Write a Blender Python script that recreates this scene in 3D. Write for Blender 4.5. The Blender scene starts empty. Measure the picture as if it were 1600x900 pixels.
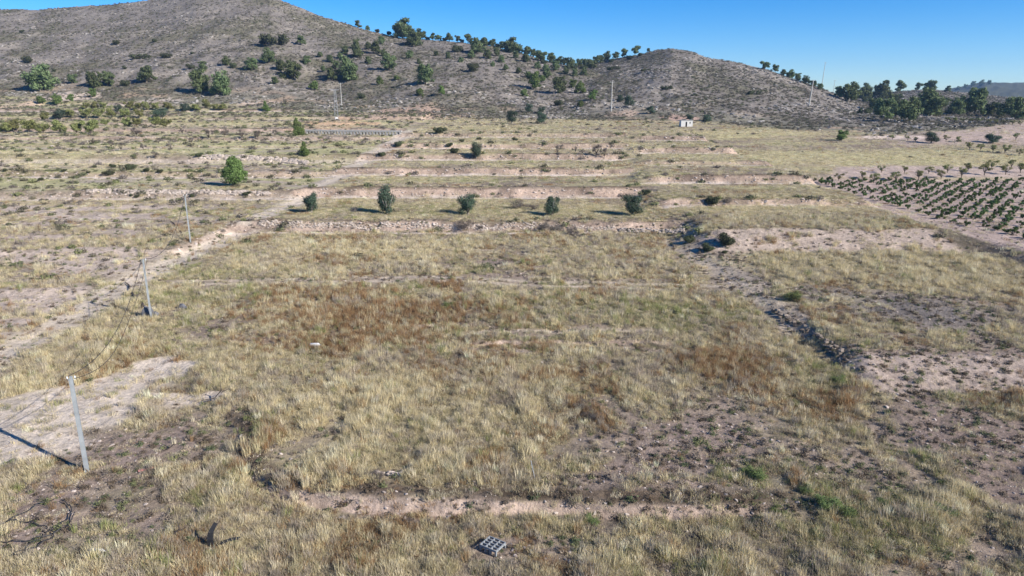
import bpy, math, random
import numpy as np
from mathutils import Vector, Matrix

R = math.radians
S = bpy.context.scene
COL = S.collection
rng = np.random.default_rng(7)
random.seed(7)

# ------------------------------------------------------------------ camera, sky, sun
CAM_H = 24.0
FPX = 1101.0
PITCH = R(15.2)
cd = bpy.data.cameras.new('camera')
cam = bpy.data.objects.new('camera', cd); COL.objects.link(cam)
cam.location = (0, 0, CAM_H)
cam.rotation_euler = (R(90) - PITCH, 0, 0)
cd.sensor_width = 36.0
cd.lens = 36.0 / 1600 * FPX
cd.clip_end = 20000
S.camera = cam

SUN_EL = R(29)
SUN_DIR = Vector((0.86, -0.51, 0)).normalized()      # where the sun stands (ground direction)
w = bpy.data.worlds.new("World"); S.world = w; w.use_nodes = True
nt = w.node_tree; bg = nt.nodes['Background']
sky = nt.nodes.new('ShaderNodeTexSky'); sky.sky_type = 'NISHITA'; sky.sun_disc = False
sky.sun_elevation = SUN_EL
sky.sun_rotation = math.atan2(SUN_DIR.x, SUN_DIR.y)
sky.altitude = 3000; sky.air_density = 1.2; sky.dust_density = 0.0; sky.ozone_density = 5.0
hsv = nt.nodes.new('ShaderNodeHueSaturation'); hsv.inputs['Saturation'].default_value = 1.38
nt.links.new(sky.outputs[0], hsv.inputs['Color']); tint = nt.nodes.new('ShaderNodeMix'); tint.data_type = 'RGBA'; tint.blend_type = 'MULTIPLY'; tint.inputs[0].default_value = 1.0; tint.inputs[7].default_value = (.80, .90, 1.06, 1)
nt.links.new(hsv.outputs[0], tint.inputs[6]); nt.links.new(tint.outputs[2], bg.inputs[0]); bg.inputs[1].default_value = 0.085
sl = bpy.data.lights.new('sun', 'SUN'); sl.energy = 4.8; sl.angle = R(0.5); sl.color = (1, .95, .88)
sun = bpy.data.objects.new('sun', sl); COL.objects.link(sun)
sv = Vector((SUN_DIR.x * math.cos(SUN_EL), SUN_DIR.y * math.cos(SUN_EL), math.sin(SUN_EL)))
sun.rotation_euler = sv.to_track_quat('Z', 'Y').to_euler()
S.view_settings.view_transform = 'Standard'; S.view_settings.look = 'None'
S.view_settings.exposure = 0.81; S.view_settings.gamma = 1.0
S.cycles.max_bounces = 5; S.cycles.diffuse_bounces = 2; S.cycles.transparent_max_bounces = 4
S.cycles.volume_bounces = 0

# ------------------------------------------------------------------ noise
_T = np.random.default_rng(3).random((256, 256))
def vnoise(x, y):
    xi = np.floor(x).astype(np.int64); yi = np.floor(y).astype(np.int64)
    fx = x - xi; fy = y - yi
    fx = fx * fx * (3 - 2 * fx); fy = fy * fy * (3 - 2 * fy)
    a = _T[xi & 255, yi & 255]; b = _T[(xi + 1) & 255, yi & 255]
    c = _T[xi & 255, (yi + 1) & 255]; d = _T[(xi + 1) & 255, (yi + 1) & 255]
    return (a * (1 - fx) + b * fx) * (1 - fy) + (c * (1 - fx) + d * fx) * fy
def fbm(x, y, o=4, seed=0):
    s = 0; a = .5; t = 0
    for k in range(o):
        s = s + a * vnoise(x + 17.3 * seed + 5.1 * k, y + 9.7 * seed - 3.3 * k); t += a
        a *= .5; x = x * 2.03; y = y * 2.03
    return s / t - .5
def sm(a, b, x):
    t = np.clip((x - a) / (b - a), 0, 1); return t * t * (3 - 2 * t)
def pl(pts):
    p = sorted(pts); return np.array([q[0] for q in p], float), np.array([q[1] for q in p], float)

# ------------------------------------------------------------------ where a sight line meets a plane
CP, SP = math.cos(PITCH), math.sin(PITCH)
def ray(px, py):
    v = (py - 450) / FPX
    return (px - 800) / FPX, CP - SP * v, SP + CP * v      # x, forward, down
ES = pl([(0, -.3), (40, 0), (65, .6), (100, 2.5), (120, 4), (150, 6), (200, 10), (240, 12.4), (300, 14.8), (400, 17)])
def W(px, py):
    u, f, d = ray(px, py); Y = 60.0
    for _ in range(60):
        Y = .5 * Y + .5 * (CAM_H - np.interp(Y, *ES)) * f / d
    return Y * u / f, Y

# ------------------------------------------------------------------ terrain height
PC = pl([(0, -.2), (40, 0), (66, .5), (73, 1.05), (80, 1.4), (90, 1.8), (115, 2.4), (116.2, 4.0), (142.5, 4.3), (144.5, 6.1), (166, 6.3), (167.7, 7.8),
         (186.5, 8.0), (188.5, 9.5), (204.5, 9.7), (206.5, 11.1), (230, 11.5), (232, 12.7), (300, 14.5), (420, 17), (6000, 17)])
PL_ = pl([(0, -.3), (40, 0), (60, .4), (80, 1.2), (81.5, 1.6), (98, 2.3), (99.5, 2.8), (113, 3.3), (139, 4.4), (141.5, 5.7), (163, 6.0), (165, 7.2),
          (183, 7.5), (187, 9.3), (205, 9.9), (206, 10.5), (225, 10.9), (226.5, 11.9), (250, 12.2), (251.5, 13.3), (275, 13.6), (276.5, 14.4),
          (300, 14.8), (302, 15.9), (345, 17), (347, 18.3), (372, 19.6), (376, 21.5), (400, 22.5), (500, 24), (6000, 24)])
PR = pl([(0, -.1), (42, .1), (54, .55), (59.5, 1.45), (68, 1.5), (80, 1.9), (98, 2.65), (105, 4.7), (127, 4.9), (128.7, 6.1), (150, 6.3), (152, 7.8), (172, 8), (173.5, 8.9),
         (195, 9.1), (197, 10.6), (221, 11), (223, 12.3), (300, 14.5), (420, 17), (6000, 17)])
PV = pl([(0, 2.6), (90, 3.9), (150, 4.2), (170, 4.6), (172, 5.2), (200, 7.6), (240, 10.6), (242, 11.2), (300, 14), (420, 17.3), (6000, 17.3)])

def wline(pts):
    q = sorted([W(*p)[::-1] for p in pts]); return np.array([a[0] for a in q]), np.array([a[1] for a in q])
TRK = wline([(0, 552), (95, 505), (200, 440), (300, 392), (405, 338), (480, 300), (545, 262), (600, 232), (640, 205)])
BND = wline([(1600, 835), (1480, 730), (1370, 635), (1320, 562), (1262, 520), (1210, 488), (1140, 430), (1085, 372), (1068, 350), (1010, 320), (1000, 290), (990, 250), (985, 210)])
VB = wline([(1700, 450), (1600, 418), (1440, 362), (1330, 310), (1220, 263), (1150, 235), (1080, 208)])
s1 = sorted([W(*p) for p in [(250, 560), (330, 610), (372, 672), (380, 705), (398, 740), (450, 765), (560, 775), (700, 780), (850, 782), (1000, 786), (1230, 788), (1400, 815), (1700, 850)]])
S1 = (np.array([a[0] for a in s1]), np.array([a[1] for a in s1]))
A1 = pl([(W(300, 590)[0], .5), (W(385, 715)[0], .5), (W(450, 765)[0], 1.0), (W(1150, 786)[0], .75), (W(1300, 792)[0], .55), (W(1500, 800)[0], .4)])
W1 = pl([(W(300, 590)[0], 5), (W(385, 715)[0], 1.5), (W(450, 765)[0], .9), (W(1150, 786)[0], 1.0), (W(1300, 792)[0], 3)])

def hill_line(pts):
    t = []; k = []
    for px, py in pts:
        u, f, d = ray(px, py); t.append(u / f); k.append(-d / f)
    return np.array(t), np.array(k)
def tpx(px, py=150): u, f, d = ray(px, py); return u / f
HILLS = []   # skyline line, ridge distance, foot distance, roughness, shape
HILLS.append((hill_line([(-900, 90), (-500, 40), (-150, 22), (0, 14), (60, 15), (100, 11), (160, 8), (230, 0), (300, -14), (370, -16), (420, -10), (445, 2), (500, 24), (560, 43), (620, 58), (700, 64), (760, 70), (820, 84), (860, 97), (905, 106), (960, 122), (1040, 150), (1150, 176), (1250, 190)]),
    (np.array([tpx(-900), tpx(0), tpx(420), tpx(620), tpx(905), tpx(1100)]), np.array([620, 650, 640, 600, 520, 440.])),
    (np.array([tpx(-900), tpx(0), tpx(500), tpx(700), tpx(1000)]), np.array([385, 385, 355, 318, 300.])), 1.0))
HILLS.append((hill_line([(700, 150), (850, 118), (905, 101), (950, 93), (990, 86), (1025, 78), (1050, 75), (1080, 80), (1105, 90), (1150, 97), (1200, 108), (1250, 126), (1300, 144), (1345, 160), (1400, 172), (1500, 186), (1650, 195)]),
    (np.array([tpx(700), tpx(905), tpx(1050), tpx(1300)]), np.array([640, 600, 540, 460.])),
    (np.array([tpx(700), tpx(1100), tpx(1400)]), np.array([310, 295, 310.])), .8))
HILLS.append((hill_line([(1150, 165), (1250, 153), (1330, 149), (1400, 143), (1450, 139), (1500, 144), (1600, 154), (1900, 160), (2500, 150)]),
    (np.array([tpx(1150), tpx(2500)]), np.array([700, 720.])), (np.array([tpx(1150), tpx(2500)]), np.array([420, 420.])), .4))
HILLS.append((hill_line([(800, 175), (1300, 162), (1400, 156), (1450, 146), (1480, 138), (1530, 129), (1600, 128), (1750, 140), (2100, 120), (2800, 140)]),
    (np.array([-1, 2.]), np.array([2200, 2200.])), (np.array([-1, 2.]), np.array([1300, 1300.])), 3.0))

def height(X, Y, detail=True):
    X = np.asarray(X, float); Y = np.asarray(Y, float)
    wob = 1.1 * fbm(X / 14, Y / 30, 3, 1) + .5 * fbm(X / 2.3, Y / 3, 2, 2)
    wob = wob * sm(35, 60, Y) * (1 - .6 * sm(112, 122, Y))
    Yc = Y + wob * (1 + Y / 200)
    zc = np.interp(Yc, *PC)
    zl = np.interp(Yc + 3.5 * fbm(X / 35, Y / 60, 2, 5) * sm(60, 120, Y), *PL_)
    zr = np.interp(Yc, *PR); zv = np.interp(Yc, *PV)
    # low bank crossing the middle of the field
    x0 = W(715, 540)[0]; x1 = W(1028, 540)[0]
    zc = zc + .45 * sm(x0 - 3, x0 + 3, X) * (1 - sm(x1 - 1, x1 + 3, X)) * sm(65.0, 65.6, Yc) * (1 - sm(66, 90, Yc))
    ys = np.interp(X, *S1) + .5 * fbm(X / 3, Y / 3, 3, 8)
    aw = np.interp(X, *W1)
    drop = np.interp(X, *A1) * (1 - sm(-aw * .5, aw * .5, Y - ys))
    xb = np.interp(Y, *BND) + .8 * fbm(X / 5, Y / 5, 3, 4)
    bw = 1.9 + 2.2 * sm(72, 84, Y) + 1.6 * (1 - sm(50, 56, Y))
    mr = sm(-bw, bw, X - xb)
    xt = np.interp(Y, *TRK)
    ml = 1 - sm(-3.2, -1.0, X - xt)
    xv = np.interp(Y, *VB)
    mv = sm(-2, 3.2, X - xv)
    z = zc * (1 - mr) + zr * mr
    z = z * (1 - ml) + zl * ml
    z = z * (1 - mv) + zv * mv
    z = z - drop * (1 - mr * .4)
    # crest of turf along the terrace edge on the right
    z = z + .2 * np.exp(-((X - xb - .6) / 1.3) ** 2) * (1 - sm(95, 110, Y))
    z = z - .12 * np.exp(-((X - xt) / 1.6) ** 2)
    t = X / np.maximum(Y, 1.0)
    for i, (sk, rd, ft, rough) in enumerate(HILLS):
        e = np.interp(t, *sk); Rr = np.interp(t, *rd); F = np.interp(t, *ft)
        zt = CAM_H + Rr * e
        s = (Y - F) / (Rr - F)
        sc = np.clip(s, 0, 1)
        base = 14.0 if i < 3 else 10.0
        if i == 0: base = np.interp(t, [tpx(0), tpx(450), tpx(700), tpx(900)], [21.5, 19.5, 14.5, 13.5])
        rise = zt - base
        g = sc * (.80 + .20 * sc)
        zz = base + rise * g
        bump = (11 * fbm(X / 75, Y / 120, 3, 11 + i) + 5.0 * fbm(X / 16, Y / 26, 3, 21 + i)) * np.minimum(1, 4 * sc) * (1.12 - sc) * rough * np.clip(rise / 40, 0, 1.3)
        zz = zz + bump
        zz = np.where(s > 1, zt - (Y - Rr) * .30, zz)
        zz = np.where(s < 0, -50, zz)
        z = np.maximum(z, zz)
    if detail:
        z = z + (.10 * fbm(X / 1.1, Y / 1.1, 3, 31) + .28 * fbm(X / 6, Y / 6, 2, 32)) * sm(10, 30, Y)
        z = z + .9 * fbm(X / 5, Y / 5, 3, 33) * sm(310, 380, Y)
    return z

def at(px, py, back=0.0):
    u, f, d = ray(px, py)
    Yv = np.concatenate([np.arange(25, 420, .12), np.arange(420, 3000, .8)])
    zr = CAM_H - Yv * d / f
    h = height(Yv * u / f, Yv)
    below = np.nonzero(zr <= h)[0]
    if len(below) == 0:
        k = int(np.argmin((zr - h)[:np.searchsorted(Yv, 1200)]))
    else: k = int(below[0])
    Y = Yv[k] + back; X = Y * u / f
    return Vector((X, Y, float(height(np.array([X]), np.array([Y]))[0])))
def px_m(p): return (p.y * CP + (CAM_H - p.z) * SP) / FPX       # metres across one photo pixel at p
def to_px(X, Y, Z):
    dep = Y * CP + (CAM_H - Z) * SP; up = (Z - CAM_H) * CP + Y * SP
    return 800 + FPX * X / dep, 450 - FPX * up / dep

# ------------------------------------------------------------------ land cover, in ground coordinates
PATHS = [[(278, 438), (420, 434), (640, 431), (900, 440), (1160, 450), (1230, 455)], [(285, 444), (420, 440), (640, 437), (900, 447), (1160, 458)], [(690, 524), (800, 520), (1025, 519)], [(400, 408), (560, 385), (760, 384)], [(150, 626), (220, 624), (330, 620)]]
PATHS = [(np.array([W(*q)[0] for q in p]), np.array([W(*q)[1] for q in p]), w_) for p, w_ in zip(PATHS, (.55, .55, .5, .5, .7))]
DIAG = wline([(1062, 375), (1090, 400), (1130, 430), (1180, 462), (1225, 500), (1290, 560), (1330, 620)])
def paths(X, Y):
    o = np.zeros_like(X)
    for px_, py_, w_ in PATHS:
        inside = sm(px_[0] - 2, px_[0] + 2, X) * (1 - sm(px_[-1] - 2, px_[-1] + 2, X))
        o = np.maximum(o, inside * np.exp(-((Y - np.interp(X, px_, py_) + 1.2 * fbm(X / 9, Y * 0, 2, 45)) / w_) ** 2))
    dg = np.exp(-((X - np.interp(Y, *DIAG)) / 1.9) ** 2) * sm(62, 70, Y) * (1 - sm(108, 113, Y))
    return np.maximum(o, dg * .9)
class Blob:
    def __init__(s, px, py, rx, ry, k=1.0):
        s.x, s.y = W(px, py); m = (s.y * CP + 23 * SP) / FPX
        s.rx = rx * m
        s.ry = abs(W(px, py - ry)[1] - W(px, py + ry)[1]) / 2; s.k = k
    def __call__(s, X, Y):
        r = np.sqrt(((X - s.x) / s.rx) ** 2 + ((Y - s.y) / s.ry) ** 2)
        return s.k * np.clip(1.6 - 1.15 * r, 0, 1)
def cover(blobs, X, Y):
    o = np.zeros_like(X)
    for b in blobs: o = np.maximum(o, b(X, Y))
    return o
SAND = [Blob(*b) for b in [(20, 665, 120, 60, 1.2), (60, 700, 70, 30, .9), (90, 640, 110, 45, 1.2), (150, 600, 110, 30, 1.1), (230, 578, 90, 18), (260, 622, 90, 9, .8), (40, 612, 70, 12, .6)]]
BARE = [Blob(*b) for b in [(1080, 690, 170, 60), (1150, 640, 110, 40, .8), (1010, 740, 150, 30, .9), (820, 850, 110, 35, .85), (1300, 720, 160, 50, .8), (1450, 850, 150, 50, .7),
    (1500, 680, 120, 60, .9), (1560, 760, 60, 80, .8), (1430, 498, 130, 32, 1), (1300, 470, 60, 18, .7), (60, 800, 110, 60, 1.0), (160, 700, 100, 30, 1.0), (250, 690, 70, 30, .85), (200, 810, 70, 35, .8), (640, 850, 60, 15, .6), (1000, 860, 90, 20, .6),
    (600, 720, 40, 12, .7), (460, 690, 60, 25, .6), (620, 748, 100, 8, 1), (930, 640, 45, 25, .5), (1120, 400, 55, 22, .9), (1170, 440, 45, 22, .9), (1230, 500, 40, 25, .7), (1140, 425, 50, 20, .8),
    (640, 435, 500, 3.2, .7), (780, 410, 40, 8, .5), (700, 522, 330, 4, .6), (430, 530, 60, 12, .5), (350, 520, 50, 15, .5), (900, 545, 190, 6, .6), (1180, 790, 170, 20, .6),
    (640, 775, 210, 9, .8), (1050, 782, 160, 7, .7), (300, 655, 70, 12, .5), (1450, 570, 140, 28, .95), (1560, 560, 50, 30, .9), (1370, 600, 30, 18, .6)]]
BROWN = [Blob(*b) for b in [(620, 497, 190, 26), (560, 533, 170, 16, .9), (500, 462, 110, 12, .8), (690, 443, 60, 7, .9), (1130, 565, 85, 28), (1170, 605, 50, 15, .7), (860, 588, 50, 15, .8), (530, 400, 90, 10, .5), (1330, 625, 50, 14, .7),
    (915, 650, 35, 22, .9), (390, 690, 22, 40, .7), (700, 590, 60, 20, .5), (750, 400, 90, 8, .4), (600, 800, 70, 20, .4), (1060, 730, 60, 15, .3), (760, 575, 50, 12, .5)]]
GREEN = [Blob(*b) for b in [(1010, 490, 150, 18, .8), (870, 480, 120, 18, .5), (340, 460, 110, 14, .7), (330, 425, 80, 10, .5), (700, 325, 500, 12, .6), (1290, 780, 120, 45, .7), (1240, 800, 90, 35, .6), (1180, 745, 50, 15, .6),
    (1380, 810, 90, 30, .6), (130, 780, 50, 20, .6), (150, 835, 120, 30, .4), (1240, 470, 50, 12, .7), (200, 285, 200, 8, .6), (780, 280, 260, 5, .6), (800, 248, 260, 4, .4), (1100, 410, 20, 8, .6), (1290, 590, 40, 20, .5),
    (700, 480, 50, 10, .5), (300, 800, 60, 20, .4), (900, 620, 40, 12, .3)]]
GOLD = [Blob(*b) for b in [(1340, 415, 190, 26, 1), (1480, 450, 120, 20, .8), (1340, 480, 60, 8, .8), (590, 640, 150, 55, .8), (700, 745, 60, 20, .8), (640, 600, 140, 25, .6), (540, 710, 120, 25, .6), (900, 325, 120, 9, .8), (1220, 330, 160, 10, .8),
    (120, 245, 190, 12, .9), (1400, 235, 200, 12, .9), (1180, 203, 120, 3, 1), (150, 540, 120, 30, .4), (560, 380, 170, 12, .6), (1400, 640, 40, 30, .6), (1500, 780, 60, 30, .5), (480, 800, 110, 30, .5), (650, 395, 120, 12, .5)]]

def bank_mask(X, Y):
    e = .35
    z = height(X, Y, False)
    gy = (height(X, Y + e, False) - z) / e; gx = (height(X + e, Y, False) - z) / e
    return np.sqrt(gx * gx + gy * gy)

def land(X, Y):
    """grass density, bare, brown, green, gold, bank, sand, region masks"""
    wx = X + 5 * fbm(X / 7, Y / 9, 3, 41); wy = Y + 6 * fbm(X / 7, Y / 9, 3, 42)
    d = {}
    for n, b in (('sand', SAND), ('bare', BARE), ('brown', BROWN), ('green', GREEN), ('gold', GOLD)):
        d[n] = np.clip(cover(b, wx, wy) + (.35 * fbm(X / 2.5, Y / 3.5, 3, 43)), 0, 1) if n != 'sand' else cover(b, wx, wy)
    d['sand'] = sm(.25, .75, d['sand'])
    d['track'] = np.exp(-((X - np.interp(Y, *TRK)) / 2.4) ** 2)
    d['path'] = np.clip(paths(X, Y) * (1 + 1.2 * fbm(X / 3, Y / 3, 3, 46)), 0, 1)
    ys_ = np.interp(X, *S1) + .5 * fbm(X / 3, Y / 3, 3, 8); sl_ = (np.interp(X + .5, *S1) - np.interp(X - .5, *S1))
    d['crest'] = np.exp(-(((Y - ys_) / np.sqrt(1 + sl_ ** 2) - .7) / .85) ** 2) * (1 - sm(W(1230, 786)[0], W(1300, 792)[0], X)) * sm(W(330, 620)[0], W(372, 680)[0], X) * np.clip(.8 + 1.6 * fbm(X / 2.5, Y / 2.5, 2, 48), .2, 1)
    d['left'] = 1 - sm(-4, -1.5, X - np.interp(Y, *TRK))
    d['vine'] = sm(-1, 1.5, X - np.interp(Y, *VB)) * (1 - sm(168, 174, Y)) * sm(70, 80, Y)
    d['right'] = sm(-1, 1, X - np.interp(Y, *BND))
    d['hill'] = sm(-8, 10, Y + 34 * fbm(X / 28, Y / 16, 3, 47) - np.interp(X / Y, [tpx(0), tpx(450), tpx(700), tpx(1100), tpx(1250), tpx(1400), tpx(1500), tpx(1600), tpx(1750)], [395, 350, 318, 290, 265, 240, 255, 300, 400]))
    d['pinkrow'] = sm(tpx(1290), tpx(1335), X / Y) * sm(171, 173, Y) * (1 - sm(184, 190, Y + 5 * fbm(X / 14, Y / 14, 2, 49)))
    d['orch'] = sm(tpx(1370), tpx(1450), X / Y) * sm(218, 232, Y + 10 * fbm(X / 20, Y / 20, 2, 50)) * (1 - sm(290, 320, Y)) * (1 - d['hill'])
    d['patch'] = fbm(X / 12, Y / 18, 4, 44)
    return d

# ------------------------------------------------------------------ node helpers
def mat(name):
    m = bpy.data.materials.new(name); m.use_nodes = True
    n = m.node_tree; b = n.nodes['Principled BSDF']
    b.inputs['Roughness'].default_value = .9
    b.inputs['Specular IOR Level'].default_value = .15
    return m, n, b
def nd(n, t, **k):
    x = n.nodes.new(t)
    for a, v in k.items(): setattr(x, a, v)
    return x
def simple(name, c, var=.25, scale=3.0, rough=.85, spec=.2, bump=0.0, rnd=0.0):
    """procedural two-tone noise material, optional per-object tone"""
    m, n, b = mat(name)
    b.inputs['Roughness'].default_value = rough; b.inputs['Specular IOR Level'].default_value = spec
    tc = nd(n, 'ShaderNodeTexCoord'); nz = nd(n, 'ShaderNodeTexNoise'); nz.inputs['Scale'].default_value = scale; nz.inputs['Detail'].default_value = 5
    n.links.new(tc.outputs['Object'], nz.inputs['Vector'])
    cr = nd(n, 'ShaderNodeValToRGB')
    cr.color_ramp.elements[0].position = .3; cr.color_ramp.elements[1].position = .7
    cr.color_ramp.elements[0].color = (*[q * (1 - var) for q in c], 1); cr.color_ramp.elements[1].color = (*[q * (1 + var) for q in c], 1)
    n.links.new(nz.outputs['Fac'], cr.inputs[0])
    out = cr.outputs[0]
    if rnd:
        oi = nd(n, 'ShaderNodeObjectInfo'); hs = nd(n, 'ShaderNodeHueSaturation')
        mr = nd(n, 'ShaderNodeMapRange'); mr.inputs['To Min'].default_value = 1 - rnd; mr.inputs['To Max'].default_value = 1 + rnd
        n.links.new(oi.outputs['Random'], mr.inputs['Value']); n.links.new(mr.outputs[0], hs.inputs['Value']); n.links.new(out, hs.inputs['Color']); out = hs.outputs[0]
    n.links.new(out, b.inputs['Base Color'])
    if bump:
        bp = nd(n, 'ShaderNodeBump'); bp.inputs['Strength'].default_value = bump; bp.inputs['Distance'].default_value = .02
        n.links.new(nz.outputs['Fac'], bp.inputs['Height']); n.links.new(bp.outputs[0], b.inputs['Normal'])
    return m
def inst_mat(name, var=.2, trans=0.0):
    """colour comes from the scattered point"""
    m, n, b = mat(name)
    a = nd(n, 'ShaderNodeAttribute', attribute_type='INSTANCER', attribute_name='col')
    g = nd(n, 'ShaderNodeNewGeometry'); hs = nd(n, 'ShaderNodeHueSaturation'); mr = nd(n, 'ShaderNodeMapRange')
    mr.inputs['To Min'].default_value = 1 - var; mr.inputs['To Max'].default_value = 1 + var
    n.links.new(g.outputs['Random Per Island'], mr.inputs['Value']); n.links.new(mr.outputs[0], hs.inputs['Value'])
    n.links.new(a.outputs['Color'], hs.inputs['Color']); n.links.new(hs.outputs[0], b.inputs['Base Color'])
    if trans:
        tr = nd(n, 'ShaderNodeBsdfTranslucent'); mx = nd(n, 'ShaderNodeMixShader'); mx.inputs[0].default_value = trans
        n.links.new(hs.outputs[0], tr.inputs[0]); n.links.new(b.outputs[0], mx.inputs[1]); n.links.new(tr.outputs[0], mx.inputs[2])
        n.links.new(mx.outputs[0], n.nodes['Material Output'].inputs['Surface'])
    return m

# ------------------------------------------------------------------ ground sheet
CUTS = []
def make_ground():
    rows = [-60., -20., 5., 14., 20., 24.]
    y = 26.
    while y < 6000:
        rows.append(y)
        if y < 310: y += min(.75, max(.14, y * y / 21000))
        elif y < 720: y += 2.4
        else: y *= 1.02
    rows = np.array(rows)
    nc = 1000
    t = np.linspace(-1, 1, nc); t = .88 * t + .75 * t ** 5
    X = t[None, :] * (np.maximum(rows, 0)[:, None] + 22); Y = np.repeat(rows[:, None], nc, 1)
    Xf, Yf = X.ravel(), Y.ravel()
    Z = height(Xf, np.maximum(Yf, 1))
    co = np.stack([Xf, Yf, Z], 1)
    nr = len(rows)
    i = np.arange(nr - 1)[:, None] * nc + np.arange(nc - 1)[None, :]
    q = np.stack([i, i + 1, i + nc + 1, i + nc], -1).reshape(-1, 4)
    me = bpy.data.meshes.new('ground')
    me.vertices.add(len(co)); me.vertices.foreach_set('co', co.ravel())
    me.loops.add(q.size); me.loops.foreach_set('vertex_index', q.ravel().astype(np.int32))
    me.polygons.add(len(q)); me.polygons.foreach_set('loop_start', np.arange(0, q.size, 4, dtype=np.int32))
    me.update(calc_edges=True)
    me.polygons.foreach_set('use_smooth', np.ones(len(q), bool))
    # true soil colours
    Yp = np.maximum(Yf, 5)
    d = land(Xf, Yp); g = bank_mask(Xf, Yp)
    c = np.zeros((len(Xf), 3))
    def mix(c, col, f): return c * (1 - f[:, None]) + np.array(col)[None] * f[:, None]
    c[:] = (.24, .19, .14)
    c = mix(c, (.33, .275, .175), sm(-.15, .25, d['patch']))            # straw litter
    c = mix(c, (.285, .215, .175), d['bare'] * .9)
    c = mix(c, (.20, .13, .085), d['brown'] * .6)
    c = mix(c, (.24, .23, .13), d['green'] * .5)
    c = mix(c, (.46, .39, .21), d['gold'] * .85)
    c = mix(c, (.30, .25, .20), d['left'] * .5)
    lf = sm(-.05, .15, fbm(Xf / 34, Yf / (1.2 + Yf / 60), 3, 51)) * d['left'] * (1 - .5 * sm(140, 150, Yf)) * (1 - sm(200, 300, Yf)) * .8
    c = mix(c, (.50, .40, .325), lf)
    rr = d['right'] * (1 - sm(58, 62, Yf)); c = mix(c, (.22, .165, .135), rr * .8)
    rb = d['right'] * sm(64, 68, Yf) * d['bare']; c = mix(c, (.20, .17, .145), rb * (1 - sm(86, 92, Yf)))
    vy = d['vine']; c = mix(c, (.40, .305, .25), vy)
    pk = d['pinkrow']; c = mix(c, (.42, .325, .265), pk)
    orch = d['orch']; c = mix(c, (.42, .32, .265), orch * .8)
    c = mix(c, (.40, .355, .185), sm(118, 125, Yf) * (1 - d['left']) * (1 - vy) * .75 * (1 - pk) * (1 - orch) * sm(-.12, .12, fbm(Xf / 20, Yf / 6, 3, 59)))
    rp = d['right'] * np.maximum(sm(52.5, 54, Yf) * (1 - sm(59, 60.5, Yf)), sm(97, 99, Yf) * (1 - sm(104.5, 106, Yf))) * (1 - sm(-1, 1, Xf - np.interp(Yf, *VB))); c = mix(c, (.42, .33, .265), rp * .85)
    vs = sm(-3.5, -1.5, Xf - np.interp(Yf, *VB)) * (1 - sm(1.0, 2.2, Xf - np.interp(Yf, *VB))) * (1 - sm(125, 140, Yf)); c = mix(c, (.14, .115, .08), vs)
    gl = sm(-.14, .04, fbm(Xf / 30, Yf / 7, 3, 60)) * d['left'] * sm(138, 150, Yf); c = mix(c, (.37, .34, .17), gl * .95)
    tr = d['track'] * (1 - d['left'] * .0) * sm(38, 50, Yf) * (1 - sm(240, 260, Yf)); trk = np.exp(-((Xf - np.interp(Yf, *TRK)) / (1.9 + .006 * Yf)) ** 4) * sm(38, 50, Yf) * (1 - sm(235, 260, Yf)); c = mix(c, (.54, .45, .35), trk * .95)
    c = mix(c, (.47, .385, .29), d['path'] * .85)
    c = mix(c, (.56, .47, .375), d['sand'])
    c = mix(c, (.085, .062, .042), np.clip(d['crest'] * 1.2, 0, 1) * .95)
    road = 1 - sm(30.0, 30.9, Yf + .8 * fbm(Xf / 6, Yf / 6, 2, 53)); c = mix(c, (.38, .31, .255), road)
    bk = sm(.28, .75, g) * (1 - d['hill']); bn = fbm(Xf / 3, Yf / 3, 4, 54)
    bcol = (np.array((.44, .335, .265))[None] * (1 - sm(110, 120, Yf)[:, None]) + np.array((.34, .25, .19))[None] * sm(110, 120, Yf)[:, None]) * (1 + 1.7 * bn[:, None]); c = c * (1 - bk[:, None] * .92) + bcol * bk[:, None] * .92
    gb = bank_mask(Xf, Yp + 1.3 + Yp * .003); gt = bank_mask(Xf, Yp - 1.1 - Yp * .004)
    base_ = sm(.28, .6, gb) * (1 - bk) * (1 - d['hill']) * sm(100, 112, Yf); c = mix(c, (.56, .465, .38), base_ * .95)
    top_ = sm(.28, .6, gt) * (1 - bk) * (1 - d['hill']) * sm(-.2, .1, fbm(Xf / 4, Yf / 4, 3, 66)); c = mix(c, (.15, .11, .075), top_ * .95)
    shw = 0 * bk * (1 - sm(56, 66, Yf)) * (1 - d['right']); c = mix(c, (.40, .25, .18), shw * .6)
    # hills: grey scree, olive scrub, pinkish cuts near the foot
    hn = fbm(Xf / 22, Yf / 30, 4, 55); hf = fbm(Xf / 3.2, Yf / 4.5, 4, 56)
    hc = np.zeros_like(c); hc[:] = (.200, .174, .148)
    hc = mix(hc, (.30, .26, .215), sm(.04, .26, hn + .9 * hf) * .6)
    hc = mix(hc, (.15, .14, .08), sm(.02, .20, -hn + .6 * hf) * .6)
    led = fbm(Xf / 26, Z / 2.6 + fbm(Xf / 9, Yf / 9, 2, 68) * 2, 4, 67); hc = mix(hc, (.315, .27, .22), sm(.06, .2, led + .5 * hf) * .7)
    foot = 1 - sm(0, 60, Yp - np.interp(Xf / Yp, [tpx(0), tpx(450), tpx(700), tpx(1100), tpx(1250), tpx(1400), tpx(1500), tpx(1600), tpx(1750)], [395, 350, 318, 290, 265, 240, 255, 300, 400]))
    hc = mix(hc, (.19, .185, .10), foot * .5)
    hc = mix(hc, (.50, .35, .24), foot * sm(.08, .2, fbm(Xf / 18, Yf / 7, 3, 57)) * .8)
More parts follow.
